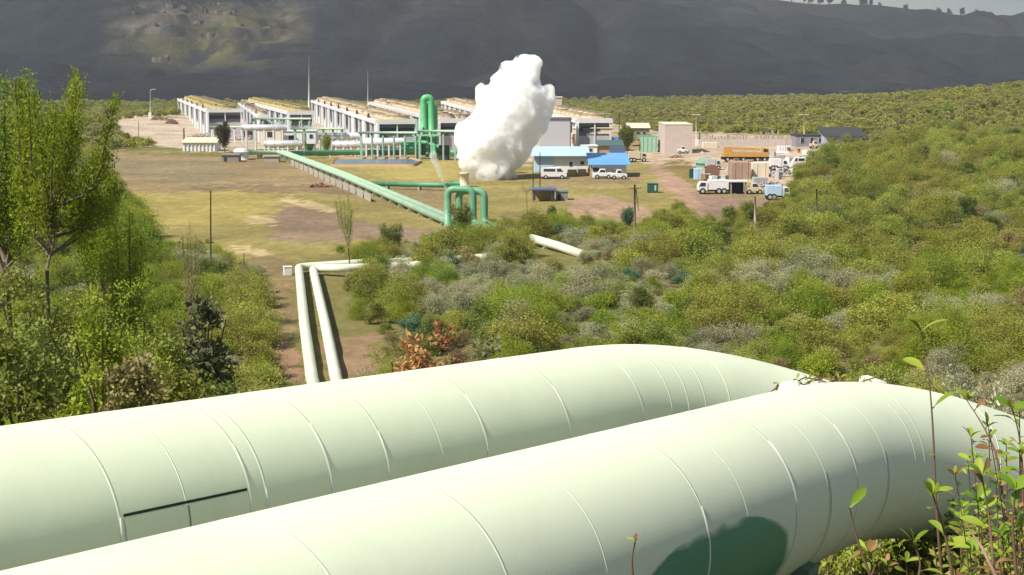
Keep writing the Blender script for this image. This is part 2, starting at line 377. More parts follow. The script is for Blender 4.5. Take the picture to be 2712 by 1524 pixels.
    put(sst(.5, .8, nn) * sst(1700, 1900, px) * (1 - sst(1950, 2200, px)) * (py < 70) * .6, (.045, .05, .04))
    a = me.color_attributes.new('soil', 'FLOAT_COLOR', 'POINT'); a.data.foreach_set('color', np.concatenate([C, np.ones((len(C), 1))], 1).astype(np.float32).ravel())
    o = bpy.data.objects.new('hills', me); COL.objects.link(o); tag(o, 'long forested escarpment, cloud shade in its dark colour, rising behind the plain', 'hill', kind='structure')
hills()
def hp(px, py):       # pixel -> point on the escarpment
    r = ray(px, py); t = 900.0
    while t < 5000:
        p = r * t
        if p[1] > 925 and CAMZ + p[2] <= float(hillz(np.array([p[0]]), np.array([p[1]]))[0]): break
        t += 4
    return Vector((p[0], p[1], CAMZ + p[2]))
# pond
pond = MB(); q = [pz(884, 441, .12), pz(1092, 441, .12), pz(1112, 431, .12), pz(1088, 423, .12), pz(900, 423, .12), pz(888, 430, .12)]
zb = max(float(height(v.x, v.y)) for v in q) + .15
q = [Vector((v.x, v.y, zb)) for v in q]; q = fillet(q + [q[0]], 1.2, 4)[:-1]
pond.prism([v - Vector((0, 0, 1.2)) for v in q], q)
m = mat('pond_water', (.13, .16, .21), .3, 0, .1, .4, .5)
obj('water', pond, m, None, label='grey blue evaporation pond in the yellow grass beside the pipeline', cat='pond', kind='structure')
# earth bank round the pond
bk = MB(); ring = [v + Vector((0, 0, .0)) for v in q]; c = sum(ring, Vector()) / len(ring)
o1 = [c + (v - c) * 1.0 for v in ring]; o2 = [c + (v - c) * 1.05 + Vector((0, 0, .35)) for v in ring]; o3 = [c + (v - c) * 1.14 - Vector((0, 0, .9)) for v in ring]
n_ = len(ring); bk.add(o1 + o2 + o3, [(i, (i + 1) % n_, n_ + (i + 1) % n_, n_ + i) for i in range(n_)] + [(n_ + i, n_ + (i + 1) % n_, 2 * n_ + (i + 1) % n_, 2 * n_ + i) for i in range(n_)])
obj('ground_bank', bk, mat('bank_earth', (.36, .24, .12), .95, 0, .25, .5), None, label='low orange earth bank around the pond', cat='bank', kind='structure')
# ================================================================== FOREGROUND PIPES
AX = Vector((.57561, .81318, -.086124)); E1 = Vector((-.81621, .57776, 0)); E2 = Vector((.04976, .07030, .99628)); C0 = Vector((0, 0, CAMZ))
RB_ = .55
pipe_m = mat('pale_green_pipe_paint', (.735, .795, .585), .52, 0, .05, .35, .2, .0, (.42, .44, .33), .35, .5)
# patch and seams
seam_m = mat('pale_seam_tape', (.74, .75, .66), .5, 0, .05)
def clean_pipe(m):
    t = m.node_tree; n = t.nodes; L = t.links; p = n['Principled BSDF']
    tc = n.new('ShaderNodeTexCoord'); nz = n.new('ShaderNodeTexNoise'); nz.inputs['Scale'].default_value = 1.1; nz.inputs['Detail'].default_value = 3
    b = n.new('ShaderNodeBump'); b.inputs['Strength'].default_value = .25; b.inputs['Distance'].default_value = .03
    L.new(tc.outputs['Object'], nz.inputs[0]); L.new(nz.outputs[0], b.inputs['Height'])
    n2 = n.new('ShaderNodeTexNoise'); n2.inputs['Scale'].default_value = 60; b2 = n.new('ShaderNodeBump'); b2.inputs['Strength'].default_value = .05; b2.inputs['Distance'].default_value = .01
    L.new(tc.outputs['Object'], n2.inputs[0]); L.new(n2.outputs[0], b2.inputs['Height']); L.new(b.outputs[0], b2.inputs['Normal'])
    L.new(b2.outputs[0], p.inputs['Normal'])
clean_pipe(pipe_m)
def big_pipe(a, b, bend_t, name_label, seams, tend, tilt=19.5, t0=-7):
    base = C0 + E1 * a + E2 * b
    H = Vector((AX.x, AX.y, 0)).normalized(); D2 = Vector((math.cos(R(20)) * math.cos(R(tilt)), math.sin(R(20)) * math.cos(R(tilt)), -math.sin(R(tilt))))
    P0 = base + AX * t0; PB = base + AX * bend_t; P1 = PB + D2 * tend
    pts = fillet([P0, PB, P1], 1.7, 18)
    # even stations
    dense = []
    for i in range(len(pts) - 1):
        L_ = (pts[i + 1] - pts[i]).length; k = max(1, int(L_ / .25))
        for j in range(k): dense.append(pts[i].lerp(pts[i + 1], j / k))
    dense.append(pts[-1])
    root = empty('steam_pipe', (base.x, base.y, base.z - 1.2), name_label, 'pipe')
    mb = MB(); mb.tube(dense, RB_, 96); obj('pipe_shell', mb, pipe_m, root)
    cum = [0]
    for i in range(1, len(dense)): cum.append(cum[-1] + (dense[i] - dense[i - 1]).length)
    def at(s):
        i = min(max(np.searchsorted(cum, s) - 1, 0), len(dense) - 2); t = (s - cum[i]) / (cum[i + 1] - cum[i])
        return dense[i].lerp(dense[i + 1], t), (dense[i + 1] - dense[i]).normalized()
    for s, wd, hh in seams:
        p, d = at(s - t0)
        if hh > .004 and s < bend_t - .6:      # worn sealing tape: a strip left on part of the circumference
            rs_ = random.Random(int(s * 100)); ehi = rs_.uniform(18, 62); tp_ = MB(); vs_ = []; fs_ = []; ne = 40
            for j in range(ne + 1):
                e = R(-80 + (ehi + 80) * j / ne); wv = wd * .5 * min(1, (ne - j) / 6 + .15)
                for q_ in (-wv, 0, wv): vs_.append(base + AX * (s + q_) + (-E1 * math.cos(e) + E2 * math.sin(e)) * (RB_ + (.002 if q_ else hh * .8)))
            for j in range(ne):
                b_ = j * 3; fs_ += [(b_, b_ + 1, b_ + 4, b_ + 3), (b_ + 1, b_ + 2, b_ + 5, b_ + 4)]
            tp_.add(vs_, fs_, 0, True); obj('sealing_tape', tp_, seam_m, root); hh = .0008; wd = .03
        elif hh > .004: hh = .003
        else:
            if int(s * 10) % 2: continue
            hh = .0013
        r = MB(); u = d * wd * .33; n = 96
        hh = hh * .6; rr = [RB_ - .004, RB_ + hh * .7, RB_ + hh, RB_ + hh * .7, RB_ - .004]; r.tube([p - u, p - u * .8, p, p + u * .8, p + u], rr, n, cap=False)
        obj('seam_band', r, seam_m if hh > .004 else pipe_m, root)
    # saddles on steel legs
    for s in np.arange(-5, bend_t + tend, 6.3):
        p, d = at(s - t0 if s - t0 < cum[-1] else cum[-1] - .1); g = float(height(p.x, p.y))
        if p.z - RB_ - g > .1:
            sp = MB(); n_ = Vector((-d.y, d.x, 0)).normalized(); ang = math.atan2(n_.y, n_.x)
            for k in (-.42, .42): sp.box((p.x + n_.x * k, p.y + n_.y * k, g - .4), (.14, .14, p.z - .35 - g + .4), ang)
            sp.box((p.x, p.y, p.z - RB_ - .13), (1.1, .22, .1), ang)
            obj('pipe_support', sp, mat('support_steel', (.12, .2, .14), .6), root)
    return root, at, base, t0
aB, bB, SP = 3.585838855138681, -1.8496297816462528, 2.0
A_seams = [(2.2, .03, .006), (3.3, .02, .003), (4.2, .035, .011), (4.6, .015, .003), (5.02, .02, .007), (5.13, .025, .008), (5.62, .022, .008), (6.1, .022, .008), (6.6, .015, .003),
           (7.05, .022, .008), (7.5, .015, .003), (8.0, .022, .007), (8.5, .015, .003), (9.0, .022, .006), (9.45, .02, .005), (9.7, .02, .006), (9.95, .02, .005), (10.3, .02, .006)]
B_seams = [(1.6, .02, .004), (2.7, .02, .004), (3.6, .02, .004), (4.5, .022, .006), (5.2, .015, .003), (5.7, .015, .003), (6.15, .022, .008), (6.6, .015, .002), (7.2, .025, .009), (7.65, .02, .004),
           (8.1, .022, .006), (8.6, .018, .004), (9.1, .022, .008), (9.25, .015, .005), (9.7, .02, .004), (10.4, .02, .005), (11.2, .02, .005), (12.2, .02, .005)]
pA, atA, baseA, _ = big_pipe(aB + SP, bB, 10.75, 'rear one of the two fat pale green foreground pipes, with a long dark panel gap', A_seams, 11, 21.8)
pB, atB, baseB, _ = big_pipe(aB, bB, 10.25, 'nearest fat pale green foreground pipe, with a dark green patch on its side', B_seams, 11, 24.8)
def shell_strip(base, t0, t1, e0, e1, off, nt=24, ne=16, cut=None):
    """a curved sheet on the pipe's surface; elevation angles measured on the side facing the slope in degrees"""
    vs = []; fs = []
    for i in range(nt + 1):
        for j in range(ne + 1):
            u = i / nt; v = j / ne
            if cut: u, v = cut(u, v)
            t = t0 + (t1 - t0) * u; e = R(e0 + (e1 - e0) * v)
            vs.append(base + AX * t + (-E1 * math.cos(e) + E2 * math.sin(e)) * (RB_ + off))
    for i in range(nt):
        for j in range(ne): a = i * (ne + 1) + j; fs.append((a, a + 1, a + ne + 2, a + ne + 1))
    return vs, fs
# rounded dark green patch with a feathered edge
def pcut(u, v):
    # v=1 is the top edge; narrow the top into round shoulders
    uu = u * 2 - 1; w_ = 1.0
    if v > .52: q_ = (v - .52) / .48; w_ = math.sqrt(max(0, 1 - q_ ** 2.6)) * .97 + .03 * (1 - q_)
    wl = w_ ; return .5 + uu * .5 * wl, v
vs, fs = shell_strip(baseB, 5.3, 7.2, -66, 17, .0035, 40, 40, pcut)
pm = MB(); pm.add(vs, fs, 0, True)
gm = mat('dark_green_patch', (.08, .27, .16), .42, 0, .3, .8, .4)
po = obj('green_patch', pm, gm, pB, label='dark green rounded patch on the side of the nearest pipe')
# fade the patch out towards its edge with a per-vertex value
att = po.data.attributes.new('edge_fade', 'FLOAT', 'POINT'); vals = []
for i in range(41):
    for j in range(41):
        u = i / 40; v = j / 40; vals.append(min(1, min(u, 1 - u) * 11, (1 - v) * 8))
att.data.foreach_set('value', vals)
t = gm.node_tree; n = t.nodes; an = n.new('ShaderNodeAttribute'); an.attribute_name = 'edge_fade'; nz = n.new('ShaderNodeTexNoise'); nz.inputs['Scale'].default_value = 5; nz.inputs['Detail'].default_value = 6
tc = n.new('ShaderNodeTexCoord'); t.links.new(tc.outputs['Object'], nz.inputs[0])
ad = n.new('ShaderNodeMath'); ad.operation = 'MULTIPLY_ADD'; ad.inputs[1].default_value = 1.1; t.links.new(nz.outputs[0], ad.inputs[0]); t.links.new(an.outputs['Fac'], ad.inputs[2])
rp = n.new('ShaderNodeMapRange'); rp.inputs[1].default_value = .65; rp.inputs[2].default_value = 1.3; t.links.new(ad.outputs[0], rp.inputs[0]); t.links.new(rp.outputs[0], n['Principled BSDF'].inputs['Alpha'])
# lapped side panel of the rear pipe: dark gap line and small upright joints
vs, fs = shell_strip(baseA, 4.22, 5.0, 19.0, 20.4, .004, 12, 2); g = MB(); g.add(vs, fs)
obj('panel_gap', g, mat('dark_gap', (.02, .03, .02), .8), pA)
vs, fs = shell_strip(baseA, 4.22, 5.0, -60, 18.6, .006, 14, 12); g = MB(); g.add(vs, fs, 0, True); obj('lower_panel', g, pipe_m, pA)
for (bb, prt, tt, e0, e1) in ((baseB, pB, 8.6, -60, 22), (baseB, pB, 7.66, -60, 22), (baseA, pA, 4.6, -40, 18)):
    vs, fs = shell_strip(bb, tt, tt + .008, e0, e1, .0075, 1, 20); g = MB(); g.add(vs, fs); obj('lap_joint', g, mat('dark_joint', (.16, .22, .16), .7), prt)
# ================================================================== PLAIN PIPES
gp_m = mat('green_pipe_paint', (.38, .55, .38), .45, 0, .14, .25, .4, 0, (.28, .36, .22), .5, .3)
dg_m = mat('deep_green_pipe_paint', (.09, .30, .16), .45, 0, .3, .3, .4, 0, (.04, .12, .07), .6, .35)
wp_m = mat('cream_pipe_paint', (.68, .70, .55), .45, 0, .08, .3, .4, 0, (.45, .42, .3), .3, .5)
con_m = mat('pale_concrete', (.36, .34, .28), .9, 0, .2, 1.0, .1, 0, (.2, .17, .12), .5, .8)
def gz(x, y): return float(height(x, y))
def pipe(name, pts, r, m, label, group=None, fil=1.2, n=14, sup=7, bands=True, supm=None, root=None, supw=1.0, maxgap=3):
    root = root or empty(name, (pts[0][0], pts[0][1], pts[0][2] - r), label, 'pipe', group)
    P = fillet(pts, fil, 7); mb = MB(); mb.tube(P, r, n); obj('pipe_run', mb, m, root)
    # supports and joint bands along the run
    acc = 0; nxt = sup * .5
    for a, b in zip(P, P[1:]):
        L_ = (b - a).length; d = (b - a).normalized()
        while acc + L_ >= nxt:
            p = a + d * (nxt - acc); g = gz(p.x, p.y)
            if .15 < p.z - r - g < maxgap and abs(d.z) < .5:
                s_ = MB(); ang = math.atan2(d.x, -d.y); s_.box((p.x, p.y, g - .5), (r * 2.2 * supw, .35, p.z - r - g + .55), ang); obj('pipe_support', s_, supm or con_m, root)
            if bands: bn = MB(); bn.tube([p - d * .06, p + d * .06], r * 1.05, n); obj('joint_band', bn, m, root)
            nxt += sup
        acc += L_
    return root
# main green pair running from the plant to the loop
lz = gz(*gp(1185, 592)[:2])
def onz(px, py, dz):      # a point dz above the ground under that pixel ray
    p = gp(px, py)
    for k in range(6): 
        q_ = pz(px, py, gz(p.x, p.y) + dz); p = q_
    return p
ra = .46
near = onz(1166, 578, .9); far_ = onz(748, 404, 1.3); mid = onz(905, 462, 1.2)
d_ = (far_ - near); d_.z = 0; d_.normalize(); nrm = Vector((d_.y, -d_.x, 0)); 
if nrm.x < 0: nrm = -nrm
LG = 'green pipes between the plant and the expansion loop'
lt = pz(1190, 498, 0); 
loopg = gp(1186, 594); lg = loopg.z; topz = 5.0 + lg
vA = pz(1186, 594, lg + .45); vB = vA + Vector((1.45, .3, 0)); wA = vA + Vector((3.3, -.6, 0)); wB = vB + Vector((3.3, -.6, 0))
def lift(v, z): return Vector((v.x, v.y, z))
e1_ = pz(1350, 628, lg + .5); e2_ = pz(1500, 672, lg + .5)
tail = (lift(e2_, gz(e2_.x, e2_.y) + .7) - lift(wB, lg + .6)).normalized()
end = onz(1510, 668, .8); sta = onz(1412, 634, .8)
for k, (v0, w0, of) in enumerate(((vA, wA, -.58), (vB, wB, .58))):
    a = [onz(652, 405, 1.4) + Vector((0, of * 1.6, 0)), far_ + nrm * of + Vector((0, 0, 0)), mid + nrm * of, near + nrm * of * 1.0, lift(v0, lg + .75), lift(v0, topz - (.25 * k)), lift(w0, topz - .25 * k), lift(w0, lg + .6),
         lift(wB + (sta - wB) * .45, lg + .45) + nrm * of]
    # keep the run between near and the riser straight
    a = a[:3] + [lift(v0, lg + .75) + (mid - v0).normalized() * 1.2 * 0 ] + a[5:]
    rt_ = pipe('green_pipeline', a[:4], ra, [gp_m], ['left hand pipe of the long green pair, rising into the left leg of the loop', 'right hand pipe of the long green pair, rising into the inner leg of the loop'][k], LG, 1.5, 18, 6.5, True, con_m, None, 1.0, 2.6)
    lp_ = fillet([lift(v0, lg + .2)] + a[4:], 1.0, 8); obj('expansion_loop', MB().tube(lp_, ra * 1.03, 20), mat('loop_green_shaded', (.13, .33, .19), .45, 0, .25, .4, .4, 0, (.45, .6, .45), .4, .5), rt_)  # same paint as the run; shade on the loop put into this darker green
# plate wall beside the far half of the pair
wl = MB(); p0 = gp(770, 438); p1 = gp(985, 537); 
for i in range(14):
    a = p0.lerp(p1, i / 14); b = p0.lerp(p1, (i + .86) / 14); za = gz(a.x, a.y); zb_ = gz(b.x, b.y)
    wl.prism([Vector((a.x, a.y, za - .3)), Vector((b.x, b.y, zb_ - .3)), Vector((b.x, b.y + .25, zb_ - .3)), Vector((a.x, a.y + .25, za - .3))], [Vector((a.x, a.y, za + 1.2)), Vector((b.x, b.y, zb_ + 1.2)), Vector((b.x, b.y + .25, zb_ + 1.2)), Vector((a.x, a.y + .25, za + 1.2))])
obj('concrete_wall', wl, con_m, None, label='low pale concrete footing wall along the side of the green pipe pair', cat='wall')
# cross pipes
pipe('cross_pipe', [onz(985, 487, .9), onz(1172, 491, .9), onz(1215, 488, .9)], .42, dg_m, 'dark green pipe crossing the yellow grass towards the loop', None, 1, 12, 6)
pipe('cross_pipe', [onz(770, 407, 1.2), onz(1000, 403, 1.2), onz(1160, 404, 1.2), onz(1230, 404, 1.2)], .62, dg_m, 'long green pipe lying in front of the plant behind the pond', None, 1, 12, 6, True, mat('white_paint', (.74, .74, .72), .5, 0, .08))
# twin cream pipes coming towards the viewer, then turning right behind the bushes
TG = 'twin cream pipes crossing the scrub towards the slope'
TL = [onz(846, 1075, .6), onz(826, 1002, .6), onz(806, 860, .6), onz(791, 708, .6)]; TR = [onz(912, 1075, .6), onz(890, 1002, .6), onz(862, 860, .6), onz(829, 712, .6)]
c1 = TL[-1] + Vector((0, 1.2, 0)); 
pipe('cream_pipe', TL + [onz(960, 697, .7), onz(1150, 691, .7), onz(1330, 679, .7)], .40, wp_m, 'left of the twin cream pipes, bending round the back of its neighbour behind the bushes', TG, .9, 18, 9, True)
pipe('cream_pipe', TR + [onz(905, 711, .9), onz(1010, 706, .9), onz(1130, 702, .9)], .40, wp_m, 'right of the twin cream pipes, ending in the short arm in front of its neighbour', TG, .9, 18, 9, True)
pipe('cream_pipe', [onz(1408, 632, .75), onz(1478, 652, .7), onz(1545, 676, .3)], .5, wp_m, 'short visible stretch of cream pipe sloping among the bushes right of the green loop', None, .9, 18, 9, True)
# valve shed and white plate left of the bend
wt = mat('white_paint', (.74, .74, .72), .5, 0, .08)
p = gp(762, 728); b = MB(); b.box((p.x, p.y, p.z - .1), (.8, .6, .9), .3); b.box((p.x, p.y, p.z + .8), (.9, .7, .06), .3); obj('valve_box', b, wt, None, bevel=.03, label='small white valve box beside the bend of the twin cream pipes', cat='box')
# ================================================================== THE PLANT
HB = 8.5
white = mat('white_cladding', (.72, .72, .73), .5, 0, .08, .5, .3, 0, (.40, .38, .36), .45, .5)
greyc = mat('grey_cladding', (.42, .42, .46), .6, 0, .12, .4, .2, 0, (.3, .29, .3), .4, .4)
darkm = mat('dark_opening', (.035, .035, .045), .8, 0, .3)
tanm = mat('tan_roof_gravel', (.52, .42, .29), .9, 0, .35, .8, .1, 0, (.2, .14, .08), .7, 1.2)
goldm = mat('golden_roof_growth', (.42, .34, .17), .9, 0, .55, 1.2, .1, 0, (.14, .16, .03), .9, 1.0)
pinkm = mat('pinkish_wall', (.52, .44, .40), .8, 0, .1, .5, .1, 0, (.34, .29, .26), .4, .6)
creamm = mat('cream_wall', (.68, .60, .46), .8, 0, .1)
def unit(px_far, py_far, px_near, py_near, width, label, fans='tan', h=HB, n=8, slots=True, ends=True, lift_=0):
    """long raised air cooler hall: fascia deck on pillars, panels with dark slots, fan rings on top"""
    ztop = h
    NL = pz(px_near, py_near, ztop); FL = pz(px_far, py_far, ztop)
    L = (FL - NL); ln = L.length; L.normalize(); W = Vector((L.y, -L.x, 0))
    if W.x < 0: W = -W
    g = min(gz(NL.x, NL.y), gz(FL.x, FL.y)) - .3
    root = empty('cooler_hall', (NL.x, NL.y, g), label, 'building', 'long white cooler halls of the power plant')
    rz = math.atan2(W.y, W.x)
    c = NL + L * ln / 2 + W * width / 2
    def bx(mb, u, v, z, du, dv, dz):         # u along the width, v along the length
        q_ = NL + W * u + L * v; mb.box((q_.x, q_.y, z), (du, dv, dz), rz)
    dk = MB(); bx(dk, width / 2, ln / 2, ztop - 1.05, width + .5, ln + .5, 1.0); obj('roof_deck', dk, white, root)
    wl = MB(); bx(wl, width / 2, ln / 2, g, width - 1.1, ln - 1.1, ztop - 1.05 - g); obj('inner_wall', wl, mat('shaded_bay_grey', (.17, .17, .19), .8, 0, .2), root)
    step = ln / n
    for i in range(n + 1):
        p_ = MB(); bx(p_, .15, min(i * step + .2, ln - .3), g, .5, step * .24 if i < n else .6, ztop - 1.052 - g); obj('pillar', p_, white, root)
    if slots:
        for i in range(n):
            p_ = MB(); bx(p_, .3, (i + .62) * step, g, .45, step * .26, ztop - 1.054 - g); obj('side_panel', p_, white, root)
            o_ = MB(); q_ = NL + W * (-.02) + L * ((i + .62) * step) + Vector((0, 0, 0)); o_.tube([Vector((q_.x, q_.y, ztop - 2.3)), Vector((q_.x, q_.y, ztop - 2.3)) + W * .3], step * .11, 10); obj('vent', o_, darkm, root)
            s_ = MB(); bx(s_, .5, (i + .62) * step, g + .8, .12, step * .1, 2.6)
    if ends:
        e = MB(); bx(e, width / 2, .45, ztop - 3.1, width - .9, .3, 1.1); obj('end_louvre', e, darkm, root)
        e = MB(); bx(e, width / 2, .28, g, width - .6, .3, max(.5, ztop - 4.2 - g)); obj('end_wall', e, mat('lilac_grey_wall', (.50, .48, .52), .7, 0, .08, .4, .2), root)
        for u in (.2, width * .52, width - .2): p_ = MB(); bx(p_, u, .1, g, .3, .3, ztop - 1.056 - g); obj('pillar', p_, white, root)
    # clutter on the roof
    rf = MB(); bx(rf, width / 2, ln / 2, ztop - .048, width - .9, ln - .9, .12); obj('roof_surface', rf, goldm if fans == 'gold' else tanm, root)
    k = int(ln / 9)
    for i in range(k):
        f_ = MB(); q_ = NL + W * (width * .55) + L * ((i + .5) * ln / k); rr = min(width * .33, 3.2)
        f_.cyl((q_.x, q_.y, ztop + .02), rr * 1.1, 1.0, 18, 0, rr); f_.cyl((q_.x, q_.y, ztop + 1.02), rr * .35, .4, 8); obj('fan_ring', f_, goldm if fans == 'gold' else tanm, root)
    if True:
        rnd = random.Random(int(px_far)); gr = MB()
        for i in range(130):
            q_ = NL + W * rnd.uniform(.25, 1) * width * .9 + L * rnd.uniform(.02, .98) * ln; s = rnd.uniform(.4, 1.3)
            gr.cyl((q_.x, q_.y, ztop + .05), s, s * rnd.uniform(.4, 1.15), 6, 0, s * (.3 if fans == 'gold' else .8))
        obj('roof_growth' if fans == 'gold' else 'roof_fittings', gr, goldm if fans == 'gold' else mat('roof_fitting_brown', (.33, .27, .21), .9, 0, .5, 1.0, .1, 0, (.55, .5, .42), .8, .6), root, kind='stuff')
    rl = MB()
    for i in range(int(ln / 3)):
        q_ = NL + W * width * .96 + L * (i * 3); rl.box((q_.x, q_.y, ztop), (.06, .06, 1.1), rz)
    bx(rl, width * .96, ln / 2, ztop + 1.1, .06, ln, .06); obj('railing', rl, mat('tan_steel', (.5, .44, .34), .6), root)
    return root, NL, L, W, ln
unit(470.5, 261, 547, 289.5, 10.8, 'leftmost white cooler hall with golden growth on its roof and tall pillars', 'gold', n=6)
unit(645, 266, 762, 295, 7.6, 'second white cooler hall from the left, half hidden by pipework, golden roof', 'gold', n=9)
unit(632, 272, 684, 305, 2.6, 'narrow low white lean-to hall between the two leftmost cooler halls', 'tan', h=7.6, n=6, ends=False)
unit(824.5, 265, 996, 318, 9.8, 'long white cooler hall with eight pillars in the middle, tan fans on its roof', 'tan', n=8)
unit(976, 270, 1112, 302, 9, 'pale lilac roofed cooler hall behind the green tower', 'tan', n=8)
unit(1169, 268, 1266, 293, 9, 'white cooler hall directly left of the steam cloud, partly veiled by it', 'tan', n=7)
unit(1110, 300, 1161, 315, 9.5, 'short white cooler hall front between green tower and steam', 'tan', n=4)
unit(1402, 287, 1527, 315, 8.8, 'white cooler hall to the right of the steam with a tan railed roof edge', 'tan', n=7)
# ---------- generic block set out from its image extent at its own distance
def block(name, cat, label, px0, px1, ytop, ybase, depth, wm, roofm=None, d=None, roof='flat', group=None, over=.25, windows=(), door=None, sink=.3, rot=0, roofh=.25, extra=None):
    g = gp((px0 + px1) / 2, ybase) if d is None else pd((px0 + px1) / 2, ybase, d)
    zt = pd((px0 + px1) / 2, ytop, g.y).z; gx0 = pd(px0, ybase, g.y).x; gx1 = pd(px1, ybase, g.y).x
    w_ = gx1 - gx0; h_ = max(.5, zt - g.z); cx = (gx0 + gx1) / 2; gzv = g.z
    root = empty(name, (cx, g.y, gzv), label, cat, group); root.rotation_euler = (0, 0, 0)
    b = MB(); b.box((cx, g.y + depth / 2, gzv - sink), (w_, depth, h_ - (roofh if roof else 0) + sink), rot); obj('wall', b, wm, root)
    if roof == 'flat':
        r_ = MB(); r_.box((cx, g.y + depth / 2, gzv + h_ - roofh), (w_ + 2 * over, depth + 2 * over, roofh), rot); obj('roof', r_, roofm or wm, root, bevel=.03)
    elif roof == 'mono':
        x0, x1, y0, y1 = cx - w_ / 2 - over, cx + w_ / 2 + over, g.y - over * 2, g.y + depth + over
        z0 = gzv + h_ - roofh - .02; z1 = z0 + roofh + depth * .16
        r_ = MB(); r_.prism([(x0, y0, z0), (x1, y0, z0), (x1, y1, z1), (x0, y1, z1)], [(x0, y0, z0 + .12), (x1, y0, z0 + .12), (x1, y1, z1 + .12), (x0, y1, z1 + .12)]); obj('roof', r_, roofm, root)
        gb = MB(); gb.prism([(x0 + over, g.y + .02, z0 - .05), (x0 + over, y1 - over - .02, z0 - .05), (x0 + over, y1 - over - .02, z1 - .02)], [(x1 - over, g.y + .02, z0 - .05), (x1 - over, y1 - over - .02, z0 - .05), (x1 - over, y1 - over - .02, z1 - .02)]); obj('gable', gb, wm, root)
    elif roof == 'gable':
        x0, x1, y0, y1 = cx - w_ / 2 - over, cx + w_ / 2 + over, g.y - over, g.y + depth + over; z0 = gzv + h_ - roofh - .02; zr = z0 + depth * .3; ym = (y0 + y1) / 2
        for a, b2 in ((y0, ym), (y1, ym)):
            r_ = MB(); r_.prism([(x0, a, z0), (x1, a, z0), (x1, b2, zr), (x0, b2, zr)], [(x0, a, z0 + .1), (x1, a, z0 + .1), (x1, b2, zr + .1), (x0, b2, zr + .1)]); obj('roof_slope', r_, roofm, root)
        gb = MB(); gb.prism([(x0 + over, y0 + over, z0), (x0 + over, y1 - over, z0), (x0 + over, ym, zr - .05)], [(x1 - over, y0 + over, z0), (x1 - over, y1 - over, z0), (x1 - over, ym, zr - .05)]); obj('gable', gb, wm, root)
    for (wx, wy, ww, wh) in windows:      # centre px,py and size in px
        q_ = pd(wx, wy, g.y); s = g.y / F
        fr = MB(); fr.box((q_.x, g.y - .03, q_.z - wh * s / 2 - .06), (ww * s + .16, .1, wh * s + .12)); fo = obj('window', fr, mat('window_frame', (.5, .5, .48), .6), root)
        pn = MB(); pn.box((q_.x, g.y - .075, q_.z - wh * s / 2), (ww * s, .05, wh * s)); obj('pane', pn, darkm, fo)
    if door:
        wx, ww, wh = door; q_ = pd(wx, ybase, g.y); s = g.y / F
        dr = MB(); dr.box((q_.x, g.y - .04, gzv), (ww * s, .1, wh * s)); obj('door', dr, darkm, root)
    if extra: extra(root, cx, g.y, gzv, w_, h_)
    return root
bluem = mat('bright_blue_sheet', (.12, .33, .72), .45, 0, .15, .6, .4, 0, (.30, .42, .55), .5, .5, (.3, 1, 1))
lblue = mat('pale_blue_sheet', (.42, .58, .78), .5, 0, .1, .6, .3, 0, (.6, .64, .68), .5, .6)
slate = mat('slate_blue_roof', (.09, .13, .23), .5, 0, .15)
brick = mat('tan_brick', (.42, .29, .17), .9, 0, .3, 2.5, .1, 0, (.25, .15, .09), .5, 2)
creamr = mat('cream_roof', (.72, .66, .42), .7, 0, .08)
def edge_strip(root, cx, y, g, w_, h_):
    e = MB(); e.box((cx + w_ / 2 - .12, y - .06, g), (.24, .1, h_ - .3)); obj('corner_trim', e, mat('dark_trim', (.1, .1, .13), .6), root)
block('turbine_house', 'building', 'tall plain grey windowless building just right of the steam', 1430, 1512, 314, 412, 9, mat('plain_grey_wall', (.46, .45, .49), .7, 0, .06, .3, .2, 0, (.38, .37, .4), .3, .3), mat('dark_trim', (.1, .1, .13), .6), windows=((1453, 407, 18, 5),), extra=edge_strip)
def vents(root, cx, y, g, w_, h_):
    e = MB(); e.box((cx + w_ * .3, y - .05, g + .2), (.3, .1, .9)); obj('hatch', e, darkm, root)
block('control_block', 'building', 'pinkish tan windowless block standing alone right of the plant', 1760, 1833, 329, 408, 15, mat('pinkish_wall', (.52, .44, .40), .8, 0, .1, .5, .1, 0, (.34, .29, .26), .4, .6), creamm, over=.1, roofh=.15, extra=vents)
block('storage_block', 'building', 'small pale square block above the white hall right of the steam', 1462, 1488, 257, 296, 6, pinkm, creamm, d=470)
block('site_hut', 'building', 'cream roofed low hut behind the green tank', 1664, 1720, 337, 366, 5, mat('olive_wall', (.30, .30, .2), .8), creamr, roof='mono', windows=((1690, 352, 10, 6), (1706, 352, 8, 6)), d=372)
block('workshop', 'building', 'long white workshop with pale blue wall and one small window', 1414, 1556, 410, 456, 7, white, lblue, roof='mono', windows=((1512, 435, 7, 11), (1542, 432, 9, 8)), over=.5,
      extra=lambda root, cx, y, g, w_, h_: obj('blue_cladding', MB().box((cx - w_ * .31, y - .06, g), (w_ * .36, .1, h_ - .35)), lblue, root))
block('blue_roof_shed', 'building', 'white shed under a bright blue sloping roof', 1568, 1659, 432, 470, 8, white, bluem, roof='mono', over=.7, roofh=.3, windows=((1578, 449, 16, 8),),
      extra=lambda root, cx, y, g, w_, h_: obj('brick_end', MB().box((cx - w_ * .5 - .12, y + 3.6, g), (.2, 7, h_)), brick, root))
block('brick_hut', 'building', 'low tan brick hut behind the blue roofed shed', 1584, 1650, 384, 410, 5, brick, mat('dark_green_roof', (.07, .12, .11), .7), roof='mono')
block('blue_container', 'container', 'bright blue shipping container beside the dark conical tree', 1606, 1644, 364, 388, 3, bluem, bluem, over=.02, roofh=.1)
block('slate_container', 'container', 'dull slate blue container below the bright blue one', 1616, 1656, 390, 402, 3, slate, slate, over=.02, roofh=.1, d=333)
